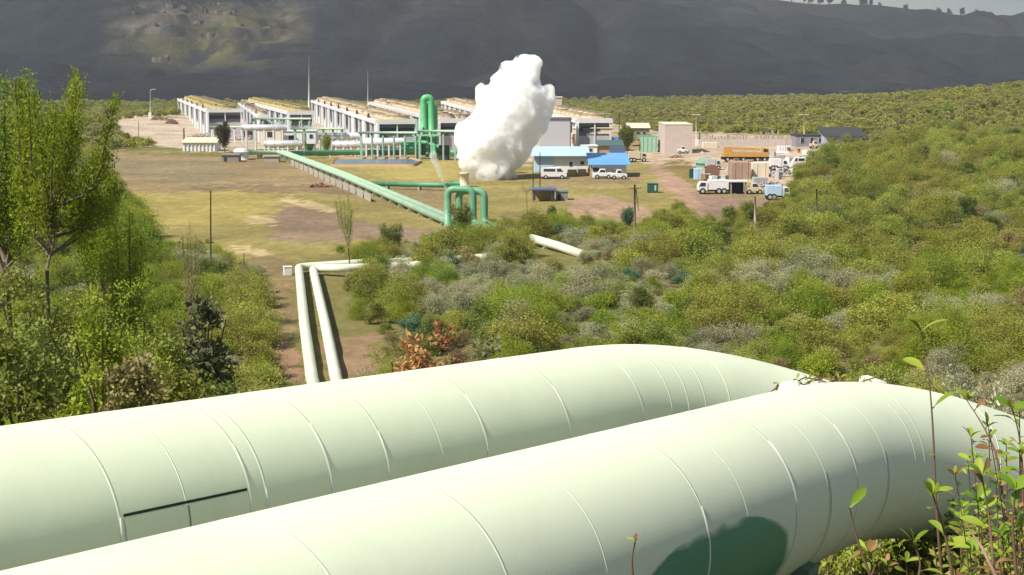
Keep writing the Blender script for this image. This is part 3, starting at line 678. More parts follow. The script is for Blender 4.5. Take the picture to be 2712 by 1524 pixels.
def gframe(root, cx, y, g, w_, h_):
    for k in range(4):
        e = MB(); e.box((cx - w_ / 2 + w_ * (k + .5) / 4, y - .08, g), (.12, .1, h_)); obj('rib', e, mat('pale_green_steel', (.34, .52, .40), .5), root)
block('green_tank_skid', 'container', 'pale green ribbed container beneath the cream roofed hut', 1697, 1741, 362, 404, 4, mat('mint_green_steel', (.30, .50, .38), .5, 0, .2, 1.0), dg_m, over=.02, roofh=.1, extra=gframe)
block('transformer_kiosk', 'kiosk', 'dark green metal kiosk on the grass by the dirt road', 1716, 1743, 487, 512, 1.6, mat('kiosk_green', (.03, .085, .075), .5, 0, .2), mat('kiosk_green', (.03, .085, .075), .5), over=.05, roofh=.08,
      extra=lambda root, cx, y, g, w_, h_: obj('notice_plate', MB().box((cx + w_ * .22, y - .03, g + .4), (.28, .05, .9)), mat('pale_green_steel', (.34, .52, .40), .5), root))
# shelter with a slate blue flat roof on posts
g0 = gp(1440, 535)
rt = empty('open_shelter', g0, 'open shelter with slate blue flat roof on dark posts in the grass', 'shelter')
b = MB(); b.box((g0.x, g0.y + 1.4, g0.z + 1.75), (3.9, 3.4, .28)); obj('roof', b, slate, rt, bevel=.04)
for sx in (-1.6, 1.6):
    for sy in (.1, 2.7): obj('post', MB().box((g0.x + sx, g0.y + sy, g0.z - .3), (.16, .16, 2.06)), mat('dark_trim', (.1, .1, .13), .6), rt)
obj('back_panel', MB().box((g0.x - .3, g0.y + 2.9, g0.z - .2), (3.0, .1, 1.7)), brick, rt)
obj('dark_panel', MB().box((g0.x + 1.3, g0.y - .02, g0.z - .2), (.35, .1, 1.9)), darkm, rt)
block('tool_hut', 'hut', 'small grey hut standing against the slate blue shelter', 1473, 1504, 508, 531, 2.2, mat('weathered_plank', (.25, .23, .2), .9, 0, .3, 3), slate, over=.12, roofh=.1, door=(1480, 9, 16))
# deep green tower of two joined vertical pipes
TWd = 335.
def tp(px, py, d=TWd): return pd(px, py, d)
tw = empty('green_pipe_tower', lift(tp(1133, 400), gz(tp(1133, 400).x, TWd)), 'tall deep green inverted U of pipes rising over the plant left of the steam', 'pipe tower')
gl = tp(1123, 400); gr_ = tp(1143, 400); zt = tp(1130, 250).z
def loopt(x, y, z0, wdt, z1, r, m, parent, nm): 
    P = fillet([(x, y, z0), (x, y, z1), (x + wdt, y + .2, z1), (x + wdt, y + .2, z0)], wdt * .5, 10); obj(nm, MB().tube(P, r, 18), m, parent)
brg = mat('bright_green_pipe', (.10, .42, .17), .4, 0, .35, .3, .4, 0, (.30, .55, .32), .7, .4)
loopt(gl.x, TWd, 1.2, gr_.x - gl.x, zt - .8, .8, brg, tw, 'riser')
loopt(gl.x + .3, TWd + 2.4, 1.2, gr_.x - gl.x + .4, zt - 2.2, .7, brg, tw, 'riser')
obj('ladder_frame', MB().box((gr_.x + 1.0, TWd + .9, .5), (.9, .9, zt - 5)), mat('mesh_green', (.16, .42, .22), .6, 0, .5, 2), tw)
for px in (1104, 1160): q_ = tp(px, 395, 333); obj('side_column', MB().box((q_.x, 333, -.3), (.5, .5, 9.2 if px < 1150 else 7)), mat('pale_green_steel', (.34, .52, .40), .5), tw)
obj('platform', MB().box((tp(1130, 350, 333).x, 333, 5.0), (6.6, 2.4, .3)), mat('pale_green_steel', (.34, .52, .40), .5), tw)
sep = empty('separator', lift(tp(1088, 400, 326), gz(tp(1088, 400, 326).x, 326)), 'round green separator vessel at the foot of the green tower', 'vessel')
q_ = tp(1088, 395, 326); obj('tank', MB().tube([(q_.x - 2.2, 326, 2.6), (q_.x - 2.0, 326, 2.6), (q_.x + 2.4, 326, 2.6), (q_.x + 2.6, 326, 2.6)], [1.1, 1.6, 1.6, 1.1], 18), brg, sep)
for s in (-1.4, 1.6): obj('saddle', MB().box((q_.x + s, 326, -.3), (.4, 1.8, 1.6)), dg_m, sep)
q2 = tp(1150, 395, 326)
for k in range(4):
    P = fillet([(q2.x - 4 + k * 1.5, 327, .8), (q2.x - 4 + k * 1.5, 327, 3.8 - k * .5), (q2.x - 1.5 + k * 1.6, 325.5, 3.8 - k * .5), (q2.x - 1.5 + k * 1.6, 325.5, .6)], .8, 6)
    rr_ = empty('manifold_pipe', (P[0].x, P[0].y, .5), 'green looped manifold pipe %s under the platform of the green tower' % ['left of all its neighbours', 'second in its row', 'third in its row', 'closest to the steam'][k], 'pipe', 'manifold pipes'); obj('pipe_run', MB().tube(P, .5, 12), brg if k % 2 else dg_m, rr_); obj('flange', MB().tube([P[0] + Vector((0, 0, .8)), P[0] + Vector((0, 0, 1.0))], .7, 12), dg_m, rr_)
obj('dark_tank', MB().box((tp(1176, 395, 322).x, 322, -.2), (2.4, 2.4, 3.6)), mat('charcoal_steel', (.05, .055, .07), .6), None, bevel=.1, label='charcoal box tank at the right foot of the green tower', cat='tank')
# heat exchangers and pipe racks in front of the halls
def exch(px0, px1, y0, y1, d, m, label, posts=6, cat='heat exchanger'):
    a = pd(px0, y0, d); b = pd(px1, y0, d); zb = pd(px0, y1, d).z; r = max(.45, (a.z - zb) / 2)
    rt = empty('heat_exchanger', ((a.x + b.x) / 2, d, gz((a.x + b.x) / 2, d)), label, cat, 'heat exchangers in front of the halls'); zc = a.z - r
    obj('drum', MB().tube([(a.x, d, zc), (a.x + .3, d, zc), (b.x - .3, d, zc), (b.x, d, zc)], [r * .7, r, r, r * .7], 18), m, rt)
    for k in range(posts): x = a.x + (b.x - a.x) * (k + .5) / posts; obj('post', MB().box((x, d, gz(x, d) - .3), (.35, r * 1.6, zc - r * .6 - gz(x, d) + .3)), white, rt)
    for k in range(posts + 1): x = a.x + .4 + (b.x - a.x - .8) * k / posts; obj('flange', MB().tube([(x - .1, d, zc), (x + .1, d, zc)], r * 1.08, 18), m, rt)
    return rt
silver = mat('silver_cladding', (.62, .62, .64), .35, .3, .15, .8)
exch(836, 958, 352, 372, 352, white, 'long white drum in front of the middle cooler hall, left section', 5)
exch(955, 1075, 366, 388, 330, white, 'white horizontal drum right above the long green pipe', 4)
exch(880, 1000, 374, 394, 338, silver, 'silver drum on white posts behind the long green pipe', 6)
exch(640, 760, 330, 348, 360, silver, 'silver drum among the pipework beneath the second hall', 5)
exch(700, 800, 372, 392, 345, silver, 'silver drum just above the start of the pipeline pair', 4)
exch(1462, 1540, 300, 310, 420, white, 'white drum on the far side beyond the tall grey building', 4)
def rack(px0, px1, ytop, d, label, n=6, m=None, pipes=3):
    a = pd(px0, ytop, d); b = pd(px1, ytop, d); rt = empty('pipe_rack', ((a.x + b.x) / 2, d, gz((a.x + b.x) / 2, d)), label, 'pipe rack', 'steel pipe racks of the plant')
    for k in range(n): x = a.x + (b.x - a.x) * k / (n - 1); obj('frame', MB().box((x, d, -.4), (.3, .3, a.z + .4)).box((x, d + 2, -.4), (.3, .3, a.z + .4)).box((x, d + 1, a.z - .3), (.3, 2.3, .3)), m or mat('pale_green_steel', (.34, .52, .40), .5), rt)
    for k in range(pipes): obj('pipe_run', MB().tube([(a.x - .5, d + .3 + k * .7, a.z + .3), (b.x + .5, d + .3 + k * .7, a.z + .3)], .26, 10), [gp_m, white, dg_m][k % 3], rt)
    return rt
rack(670, 818, 318, 392, 'pale green pipe rack beneath the second cooler hall', 7)
rack(780, 905, 345, 350, 'pale green pipe rack left of the middle hall drums', 6)
rack(955, 1100, 356, 322, 'pale green pipe rack in front of the middle hall end', 6)
rack(1110, 1205, 352, 318, 'pale green pipe rack leading from the tower into the steam', 4)
rack(560, 640, 340, 400, 'white pipe rack at the foot of the leftmost hall', 5, white)
for (a, b, yt, yb, d, nm, lb, mm) in ((812, 836, 345, 378, 333, 'pump_house', 'small white box pump house with a dark doorway left of the drums', white), (690, 745, 333, 380, 372, 'equipment_house', 'boxy cream equipment house between the first two halls', creamm),
                             (748, 800, 346, 384, 362, 'equipment_house', 'boxy white equipment house left of the middle hall', white), (1165, 1240, 320, 352, 352, 'equipment_house', 'flat white equipment house touching the left side of the steam', white),
                             (1540, 1582, 385, 411, 338, 'equipment_house', 'white cab-like equipment house with dark window above the workshop', white), (1520, 1622, 338, 352, 350, 'canopy_shed', 'low shed with a pale yellow roof at the foot of the right hand hall', creamm)):
    block(nm, 'building', lb, a, b, yt, yb, 4, mm, creamr if nm == 'canopy_shed' else None, d=d, windows=(((a + b) / 2, (yt + yb) / 2, (b - a) * .35, (yb - yt) * .3),))
block('low_annex', 'building', 'low white annex with many thin posts below the leftmost hall', 484, 574, 376, 401, 5, white, mat('cream_rubble_roof', (.62, .55, .40), .9, 0, .3, 2), roof='mono',
      extra=lambda root, cx, y, g, w_, h_: [obj('post', MB().box((cx - w_ / 2 + w_ * (k + .5) / 9, y - .15, g - .2), (.22, .2, h_ - .1)), white, root) for k in range(9)])
q_ = gp(640, 425); tk = empty('water_tank', q_, 'white domed water tank at the left start of the pipeline', 'tank'); obj('tank_body', MB().cyl((q_.x - .5, q_.y + 2, q_.z - .3), 1.7, 2.1, 20), white, tk); obj('tank_dome', MB().dome((q_.x - .5, q_.y + 2, q_.z + 1.8), 1.75, .9, 20), white, tk)
block('plank_shed', 'shed', 'low weathered grey shed with open dark side by the white tank', 588, 632, 409, 429, 3, mat('weathered_plank', (.25, .23, .2), .9, 0, .3, 3), None, door=(597, 7, 13))
block('pale_annex', 'building', 'pale concrete block under the start of the pipeline', 700, 738, 413, 430, 2.5, con_m, None)
# rubble and timber heaps by the lamp
def heap(name, px, py, w_, h_, m, label, cat, seed, n=60, long=False):
    rnd = random.Random(seed); g = gp(px, py); b = MB()
    for i in range(n):
        u, v = rnd.uniform(-1, 1), rnd.uniform(-1, 1); z = (1 - max(abs(u), abs(v)) ** 1.5) * h_ * rnd.uniform(.2, 1)
        s = rnd.uniform(.15, .45) * (h_ ** .5); x = g.x + u * w_ / 2; y = g.y + v * w_ * .3
        T = Matrix.Rotation(rnd.uniform(-.6, .6), 3, 'X') @ Matrix.Rotation(rnd.uniform(-.6, .6), 3, 'Y')
        b.box((x, y, gz(x, y) - .15 + z), (s * (4 if long else 1.5), s, s * .8), rnd.uniform(0, 6.28), 0, T)
    return obj(name, b, m, None, label=label, cat=cat)
def heap_(name, px, py, w_, h_, m, label, cat, seed, n=60, long=False):
    o = heap(name, px, py, w_, h_, m, label, cat, seed, n, long); del o['label']; o['label'] = label; o['category'] = cat; return o
rust = mat('rusty_scrap', (.22, .12, .08), .9, 0, .4, 2)
heap_('timber_stack', 425, 318, 6, 1.6, mat('brown_timber', (.26, .17, .10), .9, 0, .35, 2), 'stack of brown timber beside the street lamp on the earth mound', 'timber', 1, 90, True)
heap_('scrap_heap', 455, 328, 4, 1.8, rust, 'dark rusty scrap heap against the leftmost hall', 'scrap heap', 2, 80)
heap_('rubble_heap', 540, 365, 9, 1.5, mat('grey_rubble', (.35, .30, .27), .9, 0, .4, 2), 'grey rubble heap between leftmost hall and annex', 'rubble', 3, 120)
heap_('rubble_heap', 655, 372, 10, 1.6, mat('pink_rubble', (.42, .33, .30), .9, 0, .4, 2), 'pinkish rubble heap beneath the second cooler hall', 'rubble', 4, 120)
heap_('soil_heap', 845, 496, 4, .7, rust, 'low reddish soil heap on the field left of the green pipes', 'soil heap', 5, 60)
# ---------- poles, lamps, masts
steel = mat('grey_galvanised', (.50, .50, .48), .45, .2, .1); wood = mat('weathered_pole_wood', (.20, .15, .09), .9, 0, .3, 3, .1, 0, None, 0, .6, (1, 1, .2))
def pole(name, cat, label, px, ybase, ytop, r, m, head=None, group=None, d=None, r2=None, dx=0):
    g = gp(px, ybase) if d is None else lift(pd(px, ybase, d), gz(pd(px, ybase, d).x, d)); t = pd(px + dx, ytop, g.y); rt = empty(name, g, label, cat, group)
    obj('shaft', MB().tube([(g.x, g.y, g.z - .5), (t.x, t.y, t.z)], [r, r2 or r * .6], 10), m, rt)
    if head == 'lamp':
        obj('arm', MB().tube(fillet([t, t + Vector((.1, 0, .3)), t + Vector((1.5, 0, .6))], .3, 4), r * .5, 6), m, rt); obj('lamp_head', MB().box((t.x + 1.7, t.y, t.z + .5), (.9, .35, .18)), m, rt)
        obj('base_box', MB().box((g.x, g.y - .1, g.z - .1), (1.0, .8, 2.4)), white, rt)
    if head == 'twin':
        for s in (-1, 1): obj('lamp_head', MB().box((t.x + s * .7, t.y, t.z - .1), (.9, .35, .2)), m, rt)
        obj('arm', MB().tube([t + Vector((-.8, 0, -.1)), t + Vector((.8, 0, -.1))], r * .5, 6), m, rt); obj('base_box', MB().box((g.x + .2, g.y - .2, g.z - .1), (1.0, .7, 1.6)), white, rt)
    if head == 'cross':
        obj('crossarm', MB().box((t.x, t.y, t.z - .5), (1.5, .12, .14)), m, rt)
        for s in (-.6, 0, .6): obj('insulator', MB().cyl((t.x + s, t.y, t.z - .36), .05, .2, 8), steel, rt)
    return rt
pole('street_lamp', 'lamp', 'pale street lamp with one arm on the earth mound at far left', 398, 315, 241, .22, steel, 'lamp')
pole('flood_lamp', 'lamp', 'twin headed flood lamp right behind the pinkish block', 1844, 386, 304, .2, mat('cream_steel', (.62, .56, .42), .5), 'twin', 'twin headed flood lamps of the yard')
pole('flood_lamp', 'lamp', 'twin headed flood lamp in front of the dark roofed warehouse', 2130, 387, 304, .2, mat('cream_steel', (.62, .56, .42), .5), 'twin', 'twin headed flood lamps of the yard')
pole('radio_mast', 'mast', 'taller slim grey mast rising behind the second hall', 818, 292, 150, .55, steel, None, 'slim masts behind the halls', r2=.05, d=600)
pole('radio_mast', 'mast', 'shorter slim grey mast rising behind the middle hall', 974, 292, 186, .3, steel, None, 'slim masts behind the halls', r2=.05, d=600)
pole('utility_pole', 'pole', 'thin dark pole standing alone by the shrubs on the left field edge', 558, 722, 506, .09, mat('dark_pole', (.035, .03, .025), .8), None)
pole('utility_pole', 'pole', 'weathered wooden pole in the scrub with crossarm, centre right', 1681, 655, 489, .17, wood, 'cross')
pole('utility_pole', 'pole', 'short brace pole leaning beside the weathered wooden pole', 1692, 560, 500, .12, wood, None, dx=-8)
pole('utility_pole', 'pole', 'thin dark pole in front of the pale blue workshop wall', 1430, 501, 404, .1, mat('dark_pole', (.035, .03, .025), .8), None)
pole('utility_pole', 'pole', 'short dark stake left of the workshop', 1412, 497, 420, .1, mat('dark_pole', (.035, .03, .025), .8), None)
pole('utility_pole', 'pole', 'pale tapering post at the edge of the scrub below the dirt yard', 2000, 614, 520, .17, mat('tan_steel', (.5, .44, .34), .6), None)
pole('utility_pole', 'pole', 'grey wooden pole in the scrub under the right hand hillside', 2163, 625, 500, .14, wood, None)
pole('utility_pole', 'pole', 'dark post in front of the leftmost hall', 487, 387, 340, .3, wood, None)
pole('utility_pole', 'pole', 'thin post on the pink earth at far left', 367, 370, 322, .12, wood, None)
pole('fence_post', 'post', 'thin post in the dry grass right of the dark pole', 646, 715, 670, .06, wood, None)
pole('utility_pole', 'pole', 'grey stub pole behind the brick hut', 1640, 398, 300, .18, mat('weathered_plank', (.25, .23, .2), .9), None)
# ---------- switchyard posts
sw = empty('switchyard', lift(gp(1970, 386), gp(1970, 386).z), 'row of pale concrete posts with mesh in front of the scrub', 'fence')
rnd = random.Random(5)
for i in range(38):
    px = 1842 + (2118 - 1842) * (i + rnd.uniform(-.25, .25)) / 37; g = gp(px, 384 + rnd.uniform(-4, 3)); h_ = rnd.uniform(1.6, 3.6)
    obj('post', MB().box((g.x, g.y, g.z - .3), (.35, .35, h_ + .3)), con_m, sw)
g1 = gp(1842, 386); g2 = gp(2118, 387); mp_ = MB()
mp_.prism([Vector((g1.x, g1.y, g1.z - .3)), Vector((g2.x, g2.y, g2.z - .3)), Vector((g2.x, g2.y + .3, g2.z - .3)), Vector((g1.x, g1.y + .3, g1.z - .3))], [Vector((g1.x, g1.y, g1.z + 1.6)), Vector((g2.x, g2.y, g2.z + 1.6)), Vector((g2.x, g2.y + .3, g2.z + 1.6)), Vector((g1.x, g1.y + .3, g1.z + 1.6))])
obj('mesh_panel', mp_, mat('grey_rubble', (.35, .30, .27), .9, 0, .4, 2), sw)
block('warehouse', 'building', 'long warehouse with charcoal roof and bluish wall at the right end of the yard', 2190, 2285, 356, 388, 8, mat('bluish_wall', (.38, .40, .50), .7, 0, .3, .8, .2, 0, (.2, .2, .25), .6, .5), mat('charcoal_roof', (.05, .05, .055), .7), roof='mono', over=.8, roofh=.4, door=(2245, 22, 16), windows=((2210, 372, 10, 8), (2265, 373, 14, 9)))
block('warehouse', 'building', 'grey timber warehouse adjoining the flood lamp at the yard end', 2108, 2186, 357, 388, 7, mat('grey_timber', (.24, .23, .27), .9, 0, .4, 2), mat('charcoal_roof', (.05, .05, .055), .7), over=.2, roofh=.3, windows=((2125, 372, 9, 14), (2150, 372, 8, 14), (2172, 372, 8, 12)))
# ================================================================== VEHICLES AND MACHINES
tyre = mat('tyre_rubber', (.02, .02, .02), .9); glass = mat('dark_window_glass', (.03, .04, .05), .12, 0, .05, 1, .6)
def vehicle(kind, px0, px1, ybase, label, body=white, cat='pickup', flip=1, hgt=None, d=None, group='vehicles parked in the yard', cabm=None):
    g = gp((px0 + px1) / 2, ybase) if d is None else lift(pd((px0 + px1) / 2, ybase, d), gz(pd((px0 + px1) / 2, ybase, d).x, d))
    L = pd(px1, ybase, g.y).x - pd(px0, ybase, g.y).x
    rt = empty(kind, g, label, cat, group)
    W = min(2.2, max(1.7, L * .38)); H = hgt or {'parked_pickup': 1.75, 'parked_van': 2.1, 'parked_truck': 2.35, 'crane_truck': 3.1}[kind]
    wr = .38 if H < 2.3 else .5; z0 = g.z + wr * .9
    X = lambda u: g.x + flip * (u - .5) * L
    def prof(pts, y0, y1, m, nm, par=rt, bev=.05):
        a = [(X(u), y0, z0 + v * (H - wr * .9)) for u, v in pts]; b = [(X(u), y1, z0 + v * (H - wr * .9)) for u, v in pts]
        return obj(nm, MB().prism(a, b), m, par, bevel=bev)
    y0, y1 = g.y, g.y + W
    if kind == 'parked_pickup':
        prof([(0, .08), (1, .08), (1, .42), (.80, .5), (.66, .52), (.56, .55), (0, .52)], y0, y1, body, 'body')
        prof([(.34, .52), (.76, .5), (.64, 1), (.38, 1)], y0 + .1, y1 - .1, body, 'cab'); prof([(.38, .58), (.71, .58), (.62, .92), (.40, .92)], y0 + .08, y1 - .08, glass, 'window', bev=0)
    elif kind == 'parked_van':
        prof([(0, .05), (1, .05), (1, .45), (.88, .6), (.78, 1), (.03, 1), (0, .9)], y0, y1, body, 'body')
        prof([(.62, .58), (.86, .58), (.77, .9), (.62, .9)], y0 - .02, y1 + .02, glass, 'window', bev=0); prof([(.1, .6), (.55, .6), (.55, .88), (.1, .88)], y0 - .02, y1 + .02, glass, 'window', bev=0)
    elif kind == 'parked_truck':
        prof([(0, 0), (1, 0), (1, .12), (0, .12)], y0 + .2, y1 - .2, tyre, 'chassis')
        prof([(0, .13), (.66, .13), (.66, .95), (0, .95)], y0, y1, body, 'cargo_box'); prof([(.69, .05), (1, .05), (1, .45), (.93, .8), (.69, .8)], y0, y1, cabm or body, 'cab')
        prof([(.76, .42), (.98, .42), (.91, .74), (.76, .74)], y0 - .02, y1 + .02, glass, 'window', bev=0)
    elif kind == 'crane_truck':
        prof([(0, 0), (1, 0), (1, .2), (0, .2)], y0 + .2, y1 - .2, tyre, 'chassis'); prof([(.02, .21), (.98, .21), (.98, .5), (.82, .55), (.3, .55), (.02, .5)], y0, y1, body, 'body')
        prof([(.0, .5), (.16, .5), (.16, .92), (.03, .88)], y0, y0 + W * .6, cabm or body, 'cab'); prof([(.03, .6), (.13, .6), (.13, .86), (.05, .84)], y0 - .02, y0 + W * .62, glass, 'window', bev=0)
        prof([(.2, .72), (.96, .86), (.96, 1.0), (.2, .9)], y0 + W * .3, y0 + W * .7, body, 'boom'); prof([(.78, .5), (.95, .5), (.95, .82), (.78, .78)], y0 + .1, y1 - .1, body, 'turret')
    n = {'parked_pickup': (.2, .8), 'parked_van': (.18, .82), 'parked_truck': (.15, .32, .85), 'crane_truck': (.1, .25, .55, .7, .88)}[kind]
    for u in n:
        for yy in (y0 + .12, y1 - .12):
            wo = obj('wheel', MB().tube([(X(u), yy - .14, g.z + wr), (X(u), yy + .14, g.z + wr)], wr, 16), tyre, rt); obj('rim', MB().tube([(X(u), yy - .155, g.z + wr), (X(u), yy + .155, g.z + wr)], wr * .5, 10), steel, wo)
    for yy in (y0 + .3, y1 - .3): obj('headlight', MB().box((X(.995), yy, z0 + (H - wr) * .3), (.06, .25, .14)), mat('lamp_glass', (.8, .8, .78), .2), rt)
    return rt
vw = mat('white_car_paint', (.70, .70, .71), .4, 0, .08, 1.5, .3, 0, (.45, .38, .30), .5, 1.2)
vehicle('parked_van', 1433, 1501, 475, 'white van parked in front of the long workshop', vw, 'van')
vehicle('parked_pickup', 1572, 1622, 474, 'white pickup parked against the blue roofed shed, front to the left', vw, 'pickup', -1)
vehicle('parked_pickup', 1618, 1661, 476, 'white pickup at the right corner of the blue roofed shed', vw, 'pickup', 1)
vehicle('parked_truck', 1664, 1713, 430, 'cream truck with dark underside left of the pinkish block', mat('cream_truck_paint', (.55, .47, .34), .5, 0, .1), 'truck', 1)
org = mat('orange_machine_paint', (.52, .29, .07), .5, 0, .3, .8, .3, 0, (.25, .10, .03), .6, .7)
vehicle('crane_truck', 1912, 2038, 429, 'long orange crane truck with many wheels in the yard', org, 'crane truck', -1)
vehicle('parked_truck', 1849, 1930, 515, 'white truck with a tall white box at the lower edge of the yard', vw, 'truck', -1)
vehicle('parked_truck', 2030, 2092, 531, 'pale blue topped truck beside the bushes at the yard corner', mat('sky_blue_paint', (.42, .58, .72), .4), 'truck', 1, cabm=vw)
vehicle('parked_pickup', 1975, 2022, 515, 'cream pickup with brush on its bed right of the dark shelter', mat('cream_truck_paint', (.55, .47, .34), .5, 0, .1), 'pickup', 1)
vehicle('parked_pickup', 2282, 2310, 385, 'white pickup farthest right beyond the warehouse', vw, 'pickup', 1)
vehicle('parked_pickup', 2306, 2334, 391, 'white pickup half hidden by bushes at the right end of the yard', vw, 'pickup', -1)
vehicle('parked_pickup', 2146, 2172, 394, 'pale pickup under the right hand flood lamp', mat('cream_truck_paint', (.55, .47, .34), .5, 0, .1), 'pickup', 1)
vehicle('parked_pickup', 2204, 2238, 405, 'silvery white pickup in front of the warehouse', vw, 'pickup', -1)
def crate(px0, px1, ytop, ybase, m, label, name='crate', cat='crate', dp=2, n=4):
    g = gp((px0 + px1) / 2, ybase); w_ = (px1 - px0) / F * g.y; h_ = (ybase - ytop) / F * g.y; b = MB(); b.box((g.x, g.y + dp / 2, g.z - .1), (w_, dp, h_ + .1))
    for k in range(n): b.box((g.x - w_ / 2 + w_ * (k + .5) / n, g.y - .04, g.z), (.12, .08, h_ + .03))
    return obj(name, b, m, None, bevel=.02, label=label, cat=cat)
timb = mat('brown_timber', (.26, .17, .10), .9, 0, .35, 2); yw = mat('yellow_timber', (.50, .38, .16), .9, 0, .3, 2)
crate(1504, 1528, 451, 464, yw, 'yellow timber crate left of the pair in front of the workshop'); crate(1531, 1553, 450, 465, yw, 'yellow timber crate right of the pair in front of the workshop')
crate(1994, 2036, 432, 470, creamm, 'tall cream cabin block in the middle of the yard', 'site_cabin', 'cabin', 3, 2); crate(1996, 2034, 471, 486, mat('slatted_grey', (.4, .4, .42), .7), 'grey slatted pallet stack below the cream cabin', 'pallet_stack', 'pallets', 2, 9)
crate(1938, 1988, 431, 476, mat('brown_gravel_heap', (.36, .25, .18), .9, 0, .2, 1), 'brown earth filled bay between crane truck and dark shelter', 'earth_bay', 'bay', 5, 3)
crate(1840, 1858, 448, 476, mat('sky_blue_paint', (.42, .58, .72), .4), 'upright pale blue tank box left of the rusty reel', 'blue_tank', 'tank', 2, 1); crate(1826, 1839, 448, 472, mat('kiosk_green', (.03, .085, .075), .5), 'narrow dark green cabinet left of the pale blue tank', 'cabinet', 'cabinet', 1, 1)
q_ = gp(1888, 475); rl = empty('cable_reel', q_, 'rusty brown cable reel behind the white truck', 'reel'); 
for s in (-.9, .9): obj('flange', MB().tube([(q_.x, q_.y + 1 + s, q_.z + 1.25), (q_.x, q_.y + 1.1 + s, q_.z + 1.25)], 1.25, 20), rust, rl)
obj('drum', MB().tube([(q_.x, q_.y + .2, q_.z + 1.25), (q_.x, q_.y + 1.9, q_.z + 1.25)], .8, 16), timb, rl)
q_ = gp(1872, 447); tk = empty('green_tank', q_, 'dull green domed tank above the pale blue tank', 'tank'); obj('tank_body', MB().cyl((q_.x, q_.y + 2, q_.z - .2), 1.9, 1.2, 20), mat('dull_green', (.18, .30, .22), .7, 0, .3, 1), tk); obj('tank_dome', MB().dome((q_.x, q_.y + 2, q_.z + 1.0), 1.9, 1.2, 20), mat('dull_green', (.18, .30, .22), .7, 0, .3, 1), tk)
g0 = gp(1955, 516); rt = empty('dark_shelter', g0, 'white roofed shelter with a dark open front at the lower yard edge', 'shelter')
obj('roof', MB().box((g0.x, g0.y + 1.2, g0.z + 2.0), (2.9, 2.8, .2)), vw, rt); obj('back_wall', MB().box((g0.x, g0.y + 2.4, g0.z - .1), (2.4, .15, 2.1)), darkm, rt)
for s in (-1.15, 1.15): obj('post', MB().box((g0.x + s, g0.y + .1, g0.z - .2), (.25, .2, 2.2)), mat('weathered_plank', (.25, .23, .2), .9), rt)
for (a, py, w_, h_, m_, lb, sd_) in ((2070, 468, 5, 1.6, 'grey_rubble', 'grey scrap heap right of the cream cabin', 11), (2105, 462, 4.5, 2.0, 'pale_scrap', 'white and pink scrap heap by the bushes at the yard edge', 12), (2040, 500, 4.5, 1.5, 'grey_rubble', 'mixed metal scrap behind the pale blue topped truck', 13), (2160, 425, 5, 1.2, 'pale_scrap', 'pale scrap heap half overgrown below the warehouse', 14),
                                  (1790, 418, 3.4, .6, 'brown_timber', 'small timber pile on the bare ground before the pinkish block', 15), (1840, 405, 4, .8, 'pale_scrap', 'pale gravel heap right of the pinkish block', 16), (2075, 425, 6, 1.1, 'grey_rubble', 'grey rubble heap right of the orange crane truck', 17)):
    heap_('scrap_heap', a, py, w_, h_, MATS.get(m_) or mat(m_, (.6, .55, .52), .7, 0, .3, 2), lb, 'scrap heap', sd_, 70)
# jumble of the work yard: drums, pipe lengths, pallets, small containers
rnd = random.Random(88); drum_m = mat('dull_blue_drum', (.12, .2, .34), .5, .2, .3, 1); rdrum = mat('rusty_drum', (.28, .14, .08), .8, 0, .3, 2)
YB = [(1850, 432, 2110, 470), (1860, 478, 1935, 500), (2045, 400, 2150, 440), (1935, 440, 2090, 480)]
def yspot():
    a, b_, c, d_ = rnd.choice(YB); return gp(rnd.uniform(a, c), rnd.uniform(b_, d_))
for i in range(22):
    q_ = yspot(); k = i % 2; b = MB(); b.cyl((q_.x, q_.y, q_.z), .32, .95, 12); b.cyl((q_.x, q_.y, q_.z + .3), .34, .05, 12); b.cyl((q_.x, q_.y, q_.z + .62), .34, .05, 12)
    obj('steel_drum', b, [drum_m, rdrum][k], None, label='%s standing among the machinery of the work yard' % ['dull blue steel drum', 'rusty steel drum'][k], cat='drum', group=['dull blue drums in the work yard', 'rusty drums in the work yard'][k])
for i in range(16):
    q_ = yspot(); a = rnd.uniform(-.3, .3); l_ = rnd.uniform(1.5, 3); d_ = Vector((math.cos(a), math.sin(a), 0)) * l_; r_ = rnd.uniform(.15, .35)
    P_ = [q_ - d_ + Vector((0, 0, r_)), q_ + d_ + Vector((0, 0, r_))]; b = MB(); b.tube(P_, r_, 12); b.tube([P_[0], P_[0] + d_ * .04], r_ * 1.35, 12); b.tube([P_[1], P_[1] - d_ * .04], r_ * 1.35, 12)
    obj('pipe_length', b, [white, silver][i % 2], None, label='loose %s flanged pipe length lying in the work yard' % ['white', 'silver'][i % 2], cat='pipe length', group='loose %s pipe lengths' % ['white', 'silver'][i % 2])
for i in range(20):
    q_ = yspot(); b = MB(); a = rnd.uniform(0, 3); w_ = rnd.uniform(.8, 1.6); h_ = rnd.uniform(.5, 1.5); b.box(q_, (w_, w_ * .8, h_), a)
    for s in (-.4, 0, .4): b.box((q_.x + math.cos(a) * s * w_, q_.y + math.sin(a) * s * w_, q_.z), (.08, w_ * .8 + .06, h_ + .03), a)
    k = i % 3; obj('tarped_pallet', b, [vw, timb, mat('slatted_grey', (.4, .4, .42), .7)][k], None, label='%s pallet load standing in the clutter of the work yard' % ['white wrapped', 'brown timber', 'grey slatted'][k], cat='pallet', group='%s pallet loads' % ['white wrapped', 'brown timber', 'grey slatted'][k])
vehicle('parked_truck', 2040, 2086, 452, 'white truck above the scrap, right of the cream cabin', vw, 'truck', 1)
vehicle('parked_van', 2098, 2134, 446, 'white van nosing out of the bushes at the yard edge', vw, 'van', -1)
